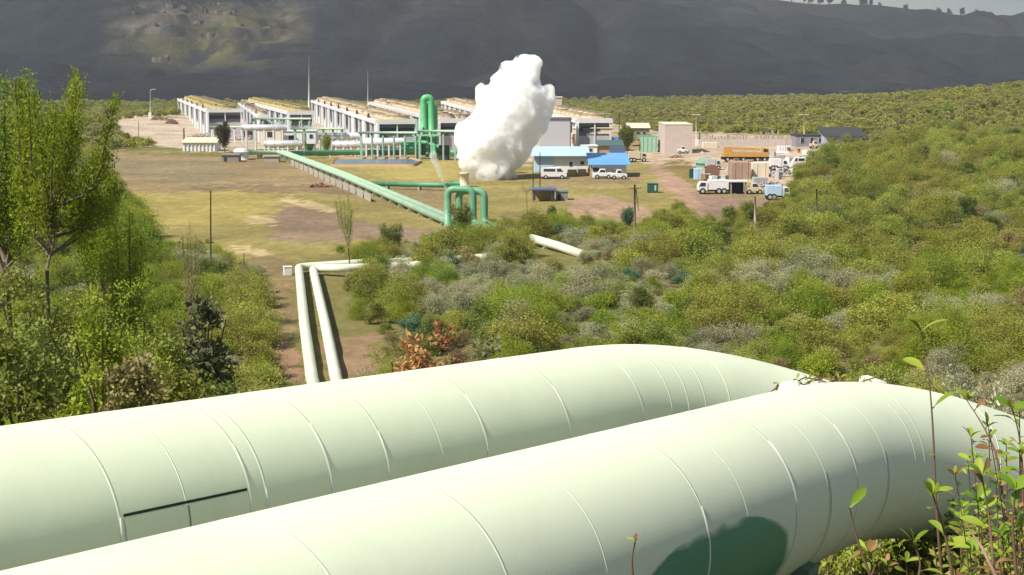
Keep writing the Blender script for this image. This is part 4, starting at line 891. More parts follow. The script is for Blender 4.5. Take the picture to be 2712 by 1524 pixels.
vehicle('parked_truck', 1870, 1908, 452, 'grey truck behind the cable reel', mat('pale_grey_paint', (.42, .44, .46), .5), 'truck', 1)
vehicle('parked_pickup', 1795, 1822, 398, 'white pickup tucked against the right side of the pinkish block', vw, 'pickup', 1, d=335)
crate(2062, 2096, 388, 402, vw, 'low white container behind the crane truck tail', 'white_container', 'container', 2.4, 5); crate(1862, 1900, 378, 392, creamm, 'long cream container left of the crane truck', 'cream_container', 'container', 2.4, 5)
# silencer under the steam
q_ = gp(1229, 497); sl = empty('silencer', q_, 'cream cylindrical silencer tower at the left foot of the steam', 'silencer')
obj('tower', MB().cyl((q_.x, q_.y + 1, q_.z - .3), .8, 2.6, 18), creamm, sl); obj('rim', MB().cyl((q_.x, q_.y + 1, q_.z + 2.3), .88, .2, 18), creamm, sl); obj('inlet_pipe', MB().tube([(q_.x - 2.5, q_.y + 1, q_.z + .6), (q_.x - .8, q_.y + 1, q_.z + .6)], .35, 10), dg_m, sl)
q_ = gp(1325, 482); sl = empty('silencer', q_, 'squat grey silencer drum hidden in the foot of the big steam cloud', 'silencer')
obj('tower', MB().cyl((q_.x - .8, q_.y + 5.5, q_.z - .3), 1.7, 1.9, 20), con_m, sl); obj('stack', MB().cyl((q_.x - 1.5, q_.y + 5.5, q_.z + 1.6), .6, .9, 14), con_m, sl); obj('stack', MB().cyl((q_.x - .1, q_.y + 5.5, q_.z + 1.6), .6, .9, 14), con_m, sl)
# valve on the loop
q_ = pd(1181, 491, vA.y); vv = empty('vent_valve', q_, 'dark green vent valve on top of the loop, source of the thin steam', 'valve'); obj('valve_body', MB().cyl((q_.x, q_.y, q_.z - .35), .16, .5, 10), dg_m, vv); obj('hand_wheel', MB().cyl((q_.x, q_.y, q_.z + .15), .3, .06, 14), darkm, vv)
# ================================================================== rocks on the escarpment
rockm = mat('grey_brown_cliff_rock', (.13, .11, .09), .95, 0, .35, .12, .1, 0, (.05, .045, .05), .7, .08)
rk = [(455, 40, 60, 30), (425, 30, 34, 46), (400, 62, 30, 22), (505, 55, 40, 34), (545, 92, 44, 40), (570, 55, 28, 40), (600, 30, 50, 24), (630, 62, 34, 40), (655, 80, 26, 26), (690, 72, 50, 18), (430, 150, 52, 28), (520, 20, 44, 22), (350, 30, 30, 20), (465, 12, 60, 18), (590, 8, 60, 14)]
side = ['widest on the upper left', 'tall narrow', 'small leftmost', 'pinkish middle', 'lowest jagged', 'dark thin', 'broad upper', 'pillar-like', 'small right hand', 'low roof-shaped', 'solitary lower dark', 'pale upper middle', 'far left faint', 'left top ledge', 'right top ledge']
for i, (px, py, w_, h_) in enumerate(rk):
    p = hp(px, py); s = p.y / F; rnd = random.Random(i + 40); b = MB()
    w_ *= 1.25; h_ *= 1.25
    for k in range(9):
        ww = w_ * s * rnd.uniform(.2, .45); hh = h_ * s * rnd.uniform(.5, 1); x = p.x + rnd.uniform(-.4, .4) * w_ * s; y = p.y + rnd.uniform(-4, 10)
        hh *= .7; ww *= 1.3; n_ = 7; ring = [(math.cos(2 * math.pi * j / n_ + rnd.uniform(-.25, .25)) * ww / 2 * rnd.uniform(.8, 1.1), math.sin(2 * math.pi * j / n_) * ww / 2) for j in range(n_)]
        zb = p.z - h_ * s * .6
        b.prism([(x + a, y + c, zb) for a, c in ring], [(x + a * .8, y + c * .8, zb + hh + rnd.uniform(-.1, .1) * hh) for a, c in ring])
    obj('rock_outcrop', b, rockm, None, label='%s rock outcrop on the grassy flank of the dark escarpment' % side[i], cat='rock', group='rock outcrops on the escarpment')
# ================================================================== VEGETATION
def leaves(cent, outd, size, rng, up=.3, aspect=2.0, tone_base=None, spread=1.0):
    n = len(cent)
    d = rng.normal(size=(n, 3)) * spread + outd * 1.0; d[:, 2] += up; d /= np.linalg.norm(d, axis=1)[:, None] + 1e-9
    q = rng.normal(size=(n, 3)) * .7 + outd * .5; q[:, 2] += .5; s = np.cross(d, q); s /= np.linalg.norm(s, axis=1)[:, None] + 1e-9
    L = size * rng.uniform(.7, 1.35, n)[:, None]; W = L / aspect
    a = cent - d * L * .5; b = cent + s * W * .5 - d * L * .05; c = cent + d * L * .5; e = cent - s * W * .5 - d * L * .05
    V = np.stack([a, b, c, e], 1).reshape(-1, 3); Fq = np.arange(4 * n).reshape(n, 4)
    return V, Fq
def shrub_mesh(name, seed, w_, h_, nc, nl, leaf, m, up=.3, aspect=2.0, crown=.5, ragged=.3, stemm=None, lowfill=.15):
    rng = np.random.default_rng(seed)
    th = rng.uniform(0, 2 * np.pi, nc); cz = rng.uniform(lowfill, 1, nc) ** .8; rr = np.sqrt(np.clip(1 - (cz * .92) ** 2, .02, 1)) * rng.uniform(.45, 1.0, nc)
    cc = np.stack([np.cos(th) * rr * w_ / 2 * .78, np.sin(th) * rr * w_ / 2 * .78, cz * h_ * .82 * (1 + ragged * (rng.uniform(-1, 1, nc)) * .6)], 1)
    cr = np.maximum(.18, rng.uniform(.7, 1.25, nc)) * min(w_, h_ * 1.4) * .21
    k = rng.integers(0, nc, nl); dirv = rng.normal(size=(nl, 3)); dirv /= np.linalg.norm(dirv, axis=1)[:, None]
    rad = rng.uniform(0, 1, nl) ** .45
    lump = 1 + .25 * np.sin(dirv[:, 0] * 5 + k) * np.cos(dirv[:, 1] * 4 + k * 2)
    P = cc[k] + dirv * (cr[k] * rad * lump)[:, None] * np.array([1, 1, .9]); P[:, 2] = np.maximum(P[:, 2], .03)
    V, Fq = leaves(P, dirv, leaf, rng, up, aspect)
    ct = rng.uniform(0, 1, nc); tone = np.clip(ct[k] * .5 + rng.uniform(0, 1, nl) * .5 , 0, 1)
    mi = np.zeros(nl, int); mats = [m]
    if stemm:
        mb = MB()
        for i in range(min(nc, 7)):
            a = Vector((rng.uniform(-.1, .1), rng.uniform(-.1, .1), -.2)); b = Vector(cc[i]); mid = a.lerp(b, .5) + Vector((0, 0, .15 * h_)); mb.tube([a, mid, b], [.05, .035, .012], 4, cap=False)
        sv = np.array(mb.v); sf = np.array(mb.f) + len(V); V = np.concatenate([V, sv]); Fq = np.concatenate([Fq, sf]); mi = np.concatenate([mi, np.ones(len(sf), int)]); tone = np.concatenate([tone, np.zeros(len(sf))]); mats = [m, stemm]
    return npmesh(name, V, Fq, mats, tone, mi)
barkm = mat('bark', (.19, .15, .10), .95, 0, .35, 4)
OL = leafmat('olive_leaves', (.15, .17, .024), (.41, .43, .075))
BR_ = leafmat('bright_leaves', (.12, .18, .012), (.38, .47, .045), .4, .02, .15)
DG = leafmat('dark_green_leaves', (.08, .11, .02), (.25, .30, .06))
GY = leafmat('grey_green_leaves', (.22, .225, .10), (.50, .49, .29), .25)
BN = leafmat('dry_brown_leaves', (.17, .145, .05), (.42, .35, .14), .25)
BG = leafmat('blue_green_leaves', (.05, .11, .06), (.17, .28, .15))
FO = leafmat('far_olive_leaves', (.20, .20, .055), (.42, .41, .12))
KINDS = {}
def protos(kind, m, lst):
    KINDS[kind] = [shrub_mesh('shrub_' + kind, *a[:-1], m, **a[-1]) for a in lst]
#            seed  w    h   nc  nl   leaf
protos('olive', OL, [(1, 3.4, 2.6, 26, 8320, 0.117, {}), (2, 4.0, 3.2, 34, 10400, 0.125, dict(ragged=.8)), (3, 2.6, 2.9, 20, 6720, 0.109, dict(up=.7)), (81, 6.2, 2.8, 46, 15200, 0.117, dict(ragged=1.1)), (82, 4.6, 4.2, 30, 11200, 0.117, dict(ragged=1.0, up=.6))])
protos('bright', BR_, [(4, 3.0, 2.9, 24, 8000, 0.109, dict(up=.8)), (5, 2.4, 3.3, 20, 6720, 0.101, dict(up=1.2, aspect=3)), (84, 5.0, 3.4, 36, 12800, 0.109, dict(ragged=1.0, up=.8))])
protos('dark', DG, [(6, 3.0, 2.8, 22, 8320, 0.117, {}), (7, 2.2, 3.0, 16, 6400, 0.101, dict(up=.8))])
protos('greygreen', GY, [(8, 3.6, 2.2, 30, 9920, 0.078, dict(aspect=1.6)), (9, 2.8, 2.3, 20, 7360, 0.078, dict(aspect=1.6)), (10, 4.2, 2.6, 34, 11200, 0.086, dict(ragged=.8, aspect=1.6)), (83, 5.6, 2.6, 42, 14400, 0.086, dict(ragged=1.1, aspect=1.6))])
protos('brown', BN, [(11, 2.6, 1.9, 18, 6080, 0.094, dict(ragged=.6)), (12, 3.0, 2.2, 20, 4800, 0.101, dict(ragged=.6, stemm=barkm))])
protos('bluegreen', BG, [(13, 2.4, 2.4, 18, 6720, 0.109, {})])
protos('farolive', FO, [(14, 5.0, 3.2, 24, 1500, .42, dict(aspect=1.5)), (15, 5.6, 3.6, 26, 1600, .45, dict(aspect=1.5, ragged=.5)), (16, 4.2, 3.8, 18, 1200, .42, dict(aspect=1.5))])
protos('fardark', OL, [(17, 5.0, 3.6, 22, 1400, .42, dict(aspect=1.5)), (18, 4.4, 4.0, 20, 1300, .4, dict(aspect=1.5))])
KD = {'olive': 'olive green rounded', 'bright': 'bright green upright', 'dark': 'dark green dense', 'greygreen': 'pale grey-green domed', 'brown': 'dry brownish', 'bluegreen': 'blue-green round', 'farolive': 'yellowish olive', 'fardark': 'mid green distant'}
TWIN = [(846, 1075), (791, 700), (829, 705), (912, 1075)]
segs = []
def addseg(pts, hw):
    for a, b in zip(pts, pts[1:]): segs.append((a.x, a.y, b.x, b.y, hw))
addseg(TL, 2.0); addseg(TR, 2.3); addseg([near, mid, far_], 2.6); addseg([vA, wB], 2.2); addseg([onz(905, 711, 0), onz(985, 705, 0)], 1.6)
def segd(x, y):
    best = np.full(x.shape, 1e9)
    for (ax, ay, bx_, by_, hw) in segs:
        dx, dy = bx_ - ax, by_ - ay; t = np.clip(((x - ax) * dx + (y - ay) * dy) / (dx * dx + dy * dy), 0, 1)
        best = np.minimum(best, np.hypot(x - ax - t * dx, y - ay - t * dy) - hw)
    return best
cand = []     # x, y, scale, kind
rng = np.random.default_rng(99)
bands = [(24, 60, 1.9, .35, .95), (60, 130, 2.1, .35, 1.15), (130, 260, 2.75, .45, 1.35), (260, 520, 4.8, 1.0, 1.55), (520, 900, 6.2, .9, 1.4), (900, 1520, 9.5, 1.2, 2.0)]
for (ya, yb, sp, s0, s1) in bands:
    gy = np.arange(ya, yb, sp)
    for y in gy:
        hw = y * .385 + 6; gx = np.arange(-hw, hw, sp); n = len(gx)
        x = gx + rng.uniform(-.48, .48, n) * sp; yy = y + rng.uniform(-.48, .48, n) * sp
        cand.append(np.stack([x, yy, s0 + (s1 - s0) * rng.uniform(0, 1, n) ** 1.3], 1))
cand = np.concatenate(cand); x, y, s = cand.T; z = height(x, y); px, py = proj(x, y, z)
keep = np.ones(len(x), bool)
keep &= ~inpoly(px, py, OPEN); keep &= ~inpoly(px, py, YARD)
keep &= (py > 296) | (y > 650) | (px > 1500) | (px < 470)
keep &= ~((y > 905 + 250 * sst(-60, 330, x)))
keep &= segd(x, y) > s * 1.1
# the bare strip and the field edge
strip = inpoly(px, py, [(600, 690), (790, 690), (800, 1010), (590, 1010), (590, 850)]); keep &= ~(strip & (rng.uniform(0, 1, len(x)) < .45))
keep &= ~(inpoly(px, py, [(2250, 560), (2400, 530), (2470, 560), (2430, 600), (2260, 590)]) & (rng.uniform(0, 1, len(x)) < .75))
keep &= ~(inpoly(px, py, [(850, 880), (1010, 860), (1010, 1010), (850, 1010)]) & (rng.uniform(0, 1, len(x)) < .5))
keep &= ~((px > 1400) & (px < 1520) & (py > 640) & (py < 715) & (rng.uniform(0, 1, len(x)) < .9)) 
keep &= ~((px > 880) & (px < 960) & (py > 690) & (py < 716)) 
# clear of the foreground pipes
def pipeclear(x, y):
    a = -.58 * 0; d1 = np.full(x.shape, 1e9)
    for at in (atA, atB):
        for sdist in np.arange(0, 40, 1.0):
            p, _ = at(sdist); d1 = np.minimum(d1, np.hypot(x - p.x, y - p.y))
    return d1
keep &= pipeclear(x, y) > 1.0 + s * 1.7
keep &= ~((y < 60) & (px > 300) & (py < 1000))
keep &= rng.uniform(0, 1, len(x)) < np.where(y < 300, .93, .88)
x, y, s, z, px, py = (a[keep] for a in (x, y, s, z, px, py))
# limit height where the photo sees over the shrubs (slope edge in the middle)
s = np.where((y < 60), s * .8, s)
s = np.where((px > 840) & (px < 960) & (py > 700) & (py < 760), s * .72, s)
s = np.where((px > 1390) & (px < 1540) & (py > 670) & (py < 760), s * .5, s)
s = np.where((px > 740) & (px < 830) & (y < 95), s * .4, s)
for _k in range(3):      # keep the clearing open: shrubs on its near edge stay low
    tx, ty = proj(x, y, z + 2.9 * s); m_ = (y < 330) & (inpoly(tx, ty + 14, OPEN) | inpoly(tx, ty + 30, OPEN)); s = np.where(m_, s * .68, s)
kk_ = ~((y < 80) & (px > 720) & (px < 1010)); x, y, s, z, px, py = (a[kk_] for a in (x, y, s, z, px, py))
n1 = vnoise(x, y, 14, 61); n2 = vnoise(x, y, 35, 62); u = rng.uniform(0, 1, len(x))
kind = np.full(len(x), 'olive', dtype=object)
mix = n1 * .45 + n2 * .25 + u * .30
kind[mix > .56] = 'greygreen'; kind[mix < .37] = 'dark'; kind[(u > .86)] = 'brown'; kind[(u < .16)] = 'bright'; kind[(u > .16) & (u < .185)] = 'bluegreen'
mgy = inpoly(px, py, [(1050, 720), (1500, 700), (1900, 760), (1800, 960), (1300, 900), (1100, 830)]); kind[mgy & (u > .38)] = 'greygreen'
mr = inpoly(px, py, [(1900, 820), (2712, 640), (2712, 1200), (2300, 1100), (1900, 1000)]); kind[mr & (u < .62)] = np.where(rng.uniform(0, 1, (mr & (u < .62)).sum()) < .55, 'olive', 'bright')
ml = inpoly(px, py, [(0, 560), (420, 600), (600, 700), (580, 1100), (0, 1100)]); kind[ml & (u < .35)] = 'bright'; kind[ml & (u > .7)] = 'dark'
kind[(px > 860) & (px < 1300) & (py > 890) & (u > .4)] = 'brown'
hillr = (px > 1950) & (y > 150) & (y < 620); kind[hillr & (u < .55)] = 'olive'; kind[hillr & (u > .7) & (u < .86)] = 'dark'
isfar = y > 330
kind[isfar] = np.where(n2[isfar] * .5 + u[isfar] * .5 > .38, 'farolive', 'fardark')
s[isfar] *= np.where(y[isfar] < 600, .62, .8)
order = np.argsort(-(s * (2.8) / np.maximum(y, 40)) * ((px > 0) & (px < 2712) & (py < 1060) & (y > 40)))
# the shrubs that show largest stand as things of their own
protoobj = {}
def zone(px, py, y):
    if y < 62: return 'on the slope just behind the rear fat pipe' if px < 1700 else 'close behind the bend of the fat pipes'
    if px < 620: return 'below the tall feathery trees on the left'
    if px < 860: return 'beside the bare strip left of the twin cream pipes'
    if py < 700 and px < 1400: return 'along the edge of the field by the loop'
    if px < 1250: return 'in the scrub just right of the twin cream pipes'
    if px < 1650: return 'in the middle of the scrub above the pipe bend' 
    if px < 2050: return 'in the scrub below the dirt yard' 
    if py < 620: return 'on the upper right hand hillside'
    if py < 800: return 'on the lower right hand hillside'
    return 'in the deep scrub at the right edge'
extra = []
K = 262
sel = list(order[:K])
for kk in KINDS:      # every kind of shrub used in the far scrub also stands as an individual
    if kk.startswith('far'):
        idx = [i for i in order if kind[i] == kk and 250 < px[i] < 2700][:6]; extra += idx
sel = sel + extra; insel = np.zeros(len(x), bool); insel[sel] = True
band = lambda y: 'nearer' if y < 95 else ('middling' if y < 140 else 'farther')
for i in sel:
    kk = kind[i]; ms = KINDS[kk]; v = int(rng.integers(0, len(ms))); me = ms[v]
    o = bpy.data.objects.new(kk.replace('greygreen', 'grey_green').replace('bluegreen', 'blue_green').replace('farolive', 'olive').replace('fardark', 'green') + '_shrub', me); COL.objects.link(o)
    o.location = (x[i], y[i], z[i] - .1); f_ = float(s[i]) ; o.scale = (f_ * rng.uniform(1.0, 1.35), f_ * rng.uniform(1.0, 1.35), f_ * rng.uniform(.65, .95) * (.8 if y[i] > 500 else 1)); o.rotation_euler = (0, 0, rng.uniform(0, 6.28))
    lb = '%s shrub %s, %s ones' % (KD[kk], zone(px[i], py[i], y[i]), band(y[i]))
    tag(o, lb, 'shrub', lb)
    protoobj.setdefault((kk, v), o)
for kk, ms in KINDS.items():
    for v, me in enumerate(ms):
        if (kk, v) not in protoobj:
            i = next((j for j in order if kind[j] == kk and not insel[j]), None)
            if i is None: continue
            o = bpy.data.objects.new('wild_shrub', me); COL.objects.link(o); o.location = (x[i], y[i], z[i] - .1); o.scale = (s[i],) * 3; insel[i] = True
            lb = '%s shrub %s, %s ones' % (KD[kk], zone(px[i], py[i], y[i]), band(y[i])); tag(o, lb, 'shrub', lb); protoobj[(kk, v)] = o
rest = ~insel
def gn_scatter(name, P, S, RZ, KI, objs, label, cat, basem):
    """one stuff object: its points carry the shape, turn and size of each clump"""
    me = bpy.data.meshes.new(name); me.vertices.add(len(P)); me.vertices.foreach_set('co', P.astype(np.float32).ravel())
    for nm, arr, ty in (('scl', S, 'FLOAT'), ('rot', RZ, 'FLOAT'), ('kid', KI, 'INT')):
        a = me.attributes.new(nm, ty, 'POINT'); a.data.foreach_set('value', arr)
    o = bpy.data.objects.new(name, me); COL.objects.link(o)
    ng = bpy.data.node_groups.new(name, 'GeometryNodeTree'); ng.interface.new_socket('Geometry', in_out='INPUT', socket_type='NodeSocketGeometry'); ng.interface.new_socket('Geometry', in_out='OUTPUT', socket_type='NodeSocketGeometry')
    N = ng.nodes; L = ng.links; gi = N.new('NodeGroupInput'); go = N.new('NodeGroupOutput'); jn = N.new('GeometryNodeJoinGeometry')
    def attr(nm, ty):
        a = N.new('GeometryNodeInputNamedAttribute'); a.data_type = ty; a.inputs['Name'].default_value = nm; return a.outputs[0]
    sc_ = attr('scl', 'FLOAT'); ro = attr('rot', 'FLOAT'); ki = attr('kid', 'INT')
    cb = N.new('ShaderNodeCombineXYZ'); L.new(ro, cb.inputs[2]); vs_ = N.new('ShaderNodeVectorMath'); vs_.operation = 'MULTIPLY'; vs_.inputs[1].default_value = (1.18, 1.18, .78); L.new(sc_, vs_.inputs[0])
    for k, ob in enumerate(objs):
        oi = N.new('GeometryNodeObjectInfo'); oi.transform_space = 'ORIGINAL'; oi.inputs['Object'].default_value = ob; oi.inputs['As Instance'].default_value = True
        cm = N.new('FunctionNodeCompare'); cm.data_type = 'INT'; cm.operation = 'EQUAL'; L.new(ki, cm.inputs[2]); cm.inputs[3].default_value = k
        ip = N.new('GeometryNodeInstanceOnPoints'); L.new(gi.outputs[0], ip.inputs['Points']); L.new(cm.outputs[0], ip.inputs['Selection']); L.new(oi.outputs['Geometry'], ip.inputs['Instance']); L.new(cb.outputs[0], ip.inputs['Rotation']); L.new(vs_.outputs[0], ip.inputs['Scale'])
        L.new(ip.outputs[0], jn.inputs[0])
    L.new(jn.outputs[0], go.inputs[0])
    md = o.modifiers.new('scatter', 'NODES'); md.node_group = ng
    tag(o, label, cat, kind='stuff'); return o
keys = list(protoobj.keys()); kidx = {}
for k, (kk, v) in enumerate(keys): kidx.setdefault(kk, []).append(k)
xr, yr_, zr_, sr_, kr = x[rest], y[rest], z[rest], s[rest], kind[rest]
P = np.stack([xr, yr_, zr_ - .1], 1); KI = np.array([kidx[a][int(rng.integers(0, len(kidx[a])))] for a in kr], np.int32)
S_ = (sr_ * np.where(yr_ > 700, .78, 1)).astype(np.float32)
gn_scatter('scrub', P, S_, rng.uniform(0, 6.28, len(P)).astype(np.float32), KI, [protoobj[k] for k in keys], 'dense olive scrub covering the plain and hillside between the single shrubs', 'scrub', None)
# low undergrowth: weeds and tufts on the near slope and between the shrubs
def patchmesh(name, seed, m, n, w_, h_, leaf, aspect, up):
    rg = np.random.default_rng(seed); P = np.stack([rg.normal(0, w_ * .35, n), rg.normal(0, w_ * .35, n), np.abs(rg.normal(0, h_ * .5, n))], 1)
    V, Fq = leaves(P, np.tile([0, 0, .3], (n, 1)), leaf, rg, up, aspect); return V, Fq, rg.uniform(0, 1, n)
allV, allF, allT, allM, off = [], [], [], [], 0
sets = [patchmesh('t', 200 + i, None, 90, 1.1, .5, .13, a, u_) for i, (a, u_) in enumerate(((2, .5), (4, 1.5), (2.2, .2), (5, 2.0), (2, .8)))]
cnt = 0
for i in range(6400):
    yy = 13 + (rng.uniform(0, 1) ** 1.1) * 85; xx = rng.uniform(-1, 1) * (yy * .40 + 3); nearc = i > 5200
    if nearc: yy = rng.uniform(5.5, 15); xx = rng.uniform(.5, yy * .45 + 1.5)
    if pipeclear(np.array([xx]), np.array([yy]))[0] < (.55 if nearc else 1.0) or segd(np.array([xx]), np.array([yy]))[0] < .2: continue
    pxx, pyy = proj(xx, yy, float(height(xx, yy)))
    if inpoly(pxx, pyy, OPEN): continue
    if inpoly(pxx, pyy, [(600, 690), (790, 690), (800, 1010), (590, 1010), (590, 850)]) and rng.uniform() < .25: continue
    V, Fq, T = sets[int(rng.integers(0, 5))]; a = rng.uniform(0, 6.28); k = rng.uniform(.25, .55) if nearc else rng.uniform(.6, 1.5); c_, s_ = math.cos(a) * k, math.sin(a) * k
    W = np.stack([V[:, 0] * c_ - V[:, 1] * s_ + xx, V[:, 0] * s_ + V[:, 1] * c_ + yy, V[:, 2] * k + float(height(xx, yy)) - .03], 1)
    allV.append(W); allF.append(Fq + off); off += len(W); allT.append(T * .6 + rng.uniform(0, .4)); allM.append(np.full(len(Fq), int(rng.choice([0, 0, 1, 2, 2, 3]))))
me = npmesh('undergrowth', np.concatenate(allV), np.concatenate(allF), [OL, BN, BR_, GY], np.concatenate(allT), np.concatenate(allM))
o = bpy.data.objects.new('undergrowth', me); COL.objects.link(o); tag(o, 'low weeds and tufts of grass covering the near slope', 'undergrowth', kind='stuff')
# ---------------------------------------------------------------- trees
def tree(name, base, H, spread, plumes, nl, leaf, m, label, group=None, seed=1, aspect=4., up=1.6, bare=.25, trunk_r=.16, lean=(0, 0), plume_w=.42, cat='tree', dens=1.0, forks=None):
    rng = np.random.default_rng(seed); base = Vector(base); rt = empty(name, base, label, cat, group)
    tb = MB(); top = base + Vector((lean[0], lean[1], H)); fork = base + Vector((lean[0] * .2, lean[1] * .2, H * bare))
    tb.tube([base - Vector((0, 0, .4)), base.lerp(fork, .5) + Vector((.05, 0, 0)), fork], [trunk_r * 1.05, trunk_r * .85, trunk_r * .62], 8)
    P = []; T = []; D = []
    for i in range(plumes):
        a = 2 * math.pi * i / plumes + rng.uniform(-.4, .4); rr = spread * rng.uniform(.35, 1.0) * (0.25 if i == 0 else 1); hh = H * rng.uniform(.62 if plumes > 14 else .72, 1.0) if i else H
        end_ = base + Vector((lean[0] + math.cos(a) * rr, lean[1] + math.sin(a) * rr, hh)); st = fork.lerp(top, rng.uniform(0, .35)); md = st.lerp(end_, .45) + Vector((math.cos(a) * rr * .3, math.sin(a) * rr * .3, -.03 * H))
        tb.tube([st, md, end_], [trunk_r * .6, trunk_r * .32, min(.015, trunk_r * .12)], 6)
        nn = int(nl / plumes); t = rng.uniform(.08 if bare < .4 else .3, 1, nn) ** .8
        c = np.array([(st * (1 - u_) ** 2 + md * 2 * u_ * (1 - u_) + end_ * u_ ** 2) for u_ in t])
        pw = plume_w * np.sin(np.clip(t * .93, 0, 1) * np.pi) ** .45 * rng.uniform(.8, 1.2) + .06
        k = rng.normal(size=(nn, 3)) ; k /= np.linalg.norm(k, axis=1)[:, None]; sub = rng.integers(0, 14, nn); so = rng.normal(size=(14, 3)) * .5
        q = k * (rng.uniform(0, 1, nn) ** .5)[:, None] * .6 + so[sub] * .7; c = c + q * pw[:, None] * np.array([1, 1, 1.3])
        P.append(c); D.append(k * .5); T.append(np.clip(rng.uniform(0, .45, nn) + rng.uniform(0, .55, 14)[sub], 0, 1))
    P = np.concatenate(P); D = np.concatenate(D); T = np.concatenate(T)
    obj('trunk', tb, barkm, rt)
    V, Fq = leaves(P, D, leaf, rng, up, aspect, spread=.5); me = npmesh('crown', V - np.array(base), Fq, m, T); o = bpy.data.objects.new('crown', me); COL.objects.link(o); o.parent = rt
    return rt
def tbase(px, d): p = pd(px, 700, d); return Vector((p.x, p.y, gz(p.x, p.y)))
def htree(b, px, ytop): return pd(px, ytop, b.y).z - b.z
FE = leafmat('feathery_leaves', (.12, .20, .010), (.40, .50, .04), .45, .015, .12)
FG = 'tall feathery trees at the left'
for (px, d, yt, sp, pl, nl, tr, lb, ln, sd_, br, pw) in (
        (15, 41, 200, 1.25, 18, 21000, .10, 'tall feathery bright green tree cut by the left edge of the picture', (.1, 0), 3, .42, .36),
        (105, 40, 190, 1.75, 28, 25000, .085, 'tallest feathery green tree with a dark forking trunk, second from the left edge', (1.0, 0), 4, .46, .36),
        (265, 47, 420, .9, 8, 8500, .07, 'feathery tree on the right flank of the tallest one', (.1, 0), 5, .42, .42),
        (330, 43, 560, .8, 8, 7500, .07, 'lower bushy green tree to the right of the tall feathery ones', (.1, 0), 6, .3, .45)):
    b = tbase(px, d); tree('feathery_tree', b, htree(b, px, yt), sp, pl, nl, .105, FE, lb, FG, sd_, 2.8, .7, br, tr, ln, pw)
b = tbase(925, 142); tree('sparse_tree', b, htree(b, 925, 512), 1.5, 9, 2600, .16, OL, 'slender sparse tree standing in the field edge left of the green loop', None, 21, 4, 1.6, .3, .09, (-.3, 0), .3)
b = tbase(502, 90); tree('sparse_tree', b, htree(b, 506, 588), 1.0, 8, 2200, .13, BN, 'brownish sparse tree left of the thin dark pole', None, 22, 4, 1.6, .3, .07, (0, 0), .3)
b = gp(1395, 600); tree('dead_sapling', b, 6.2, .9, 6, 160, .14, BN, 'thin nearly leafless sapling in the grass before the slate blue shelter', None, 23, 4, 1.5, .6, .05, (0, 0), .2)
b = gp(595, 405); tree('dark_tree', b, 7.6, 1.9, 9, 9000, .3, leafmat('brownish_dark_leaves', (.05, .045, .02), (.15, .12, .05)), 'dark brownish tree in front of the leftmost cooler hall', None, 24, 2, 1.0, .15, .2, (0, 0), 1.0)
b = gp(1662, 404); tree('dark_tree', b, 6.4, 2.4, 9, 9000, .3, DG, 'dark conical tree beside the bright blue container', None, 25, 2, 1.0, .1, .2, (0, 0), 1.1)
b = gp(1528, 402); tree('yellow_tree', b, 4.2, 1.2, 7, 4000, .25, leafmat('yellow_leaves', (.25, .17, .02), (.60, .40, .04)), 'small golden yellow tree at the right side of the tall grey building', None, 26, 2, 1, .1, .1, (0, 0), .8)
b = gp(1585, 392); tree('green_tree', b, 4.6, 2.4, 8, 5000, .26, OL, 'low spreading green tree under the right hand cooler hall', None, 27, 2, .8, .15, .12, (0, 0), 1.0)
for (px, py, h_, w_, mm, lb, sd_) in ((788, 350, 3.6, 1.2, leafmat('yellow_leaves', (0, 0, 0), (0, 0, 0)), 'golden shrub tree left of the middle cooler hall', 31), (820, 405, 2.8, 1.0, DG, 'dark green tree in front of the pump house', 32), (866, 405, 4.0, 1.3, OL, 'olive tree at the left end of the drums', 33), (1350, 460, 4.2, 1.5, OL, 'dim round tree at the right foot of the steam', 34)):
    b = gp(px, py); tree('small_tree', b, h_, w_, 6, 3500, .26, mm, lb, None, sd_, 2, .8, .12, .1, (0, 0), .8)
CT = 'compact dark trees at the lower edge of the clearing'
for (px, py, h_, w_, sd_, lb) in ((1461, 612, 3.0, .35, 41, 'narrow dark columnar bush at the lower left of the clearing'), (1983, 610, 3.4, 1.0, 42, 'large dark egg-shaped tree next to the pale tapering post'), (1930, 600, 2.4, .7, 43, 'smaller dark tree left of the egg-shaped one'), (1665, 600, 2.2, .9, 44, 'dark teal round bush beside the wooden pole'), (1225, 632, 4.2, 1.6, 45, 'rounded dark tree right at the foot of the green loop'), (1040, 682, 3.4, 1.6, 46, 'dark spreading tree above the cream pipe arm'), (2560, 600, 3.6, 1.2, 47, 'almost black round tree at the far right')):
    b = gp(px, py); tree('dark_bush_tree', b, h_, w_, 8, 6500, .15, BG if sd_ == 44 else DG, lb, CT, sd_, 2, .8, .12, .08, (0, 0), .62)
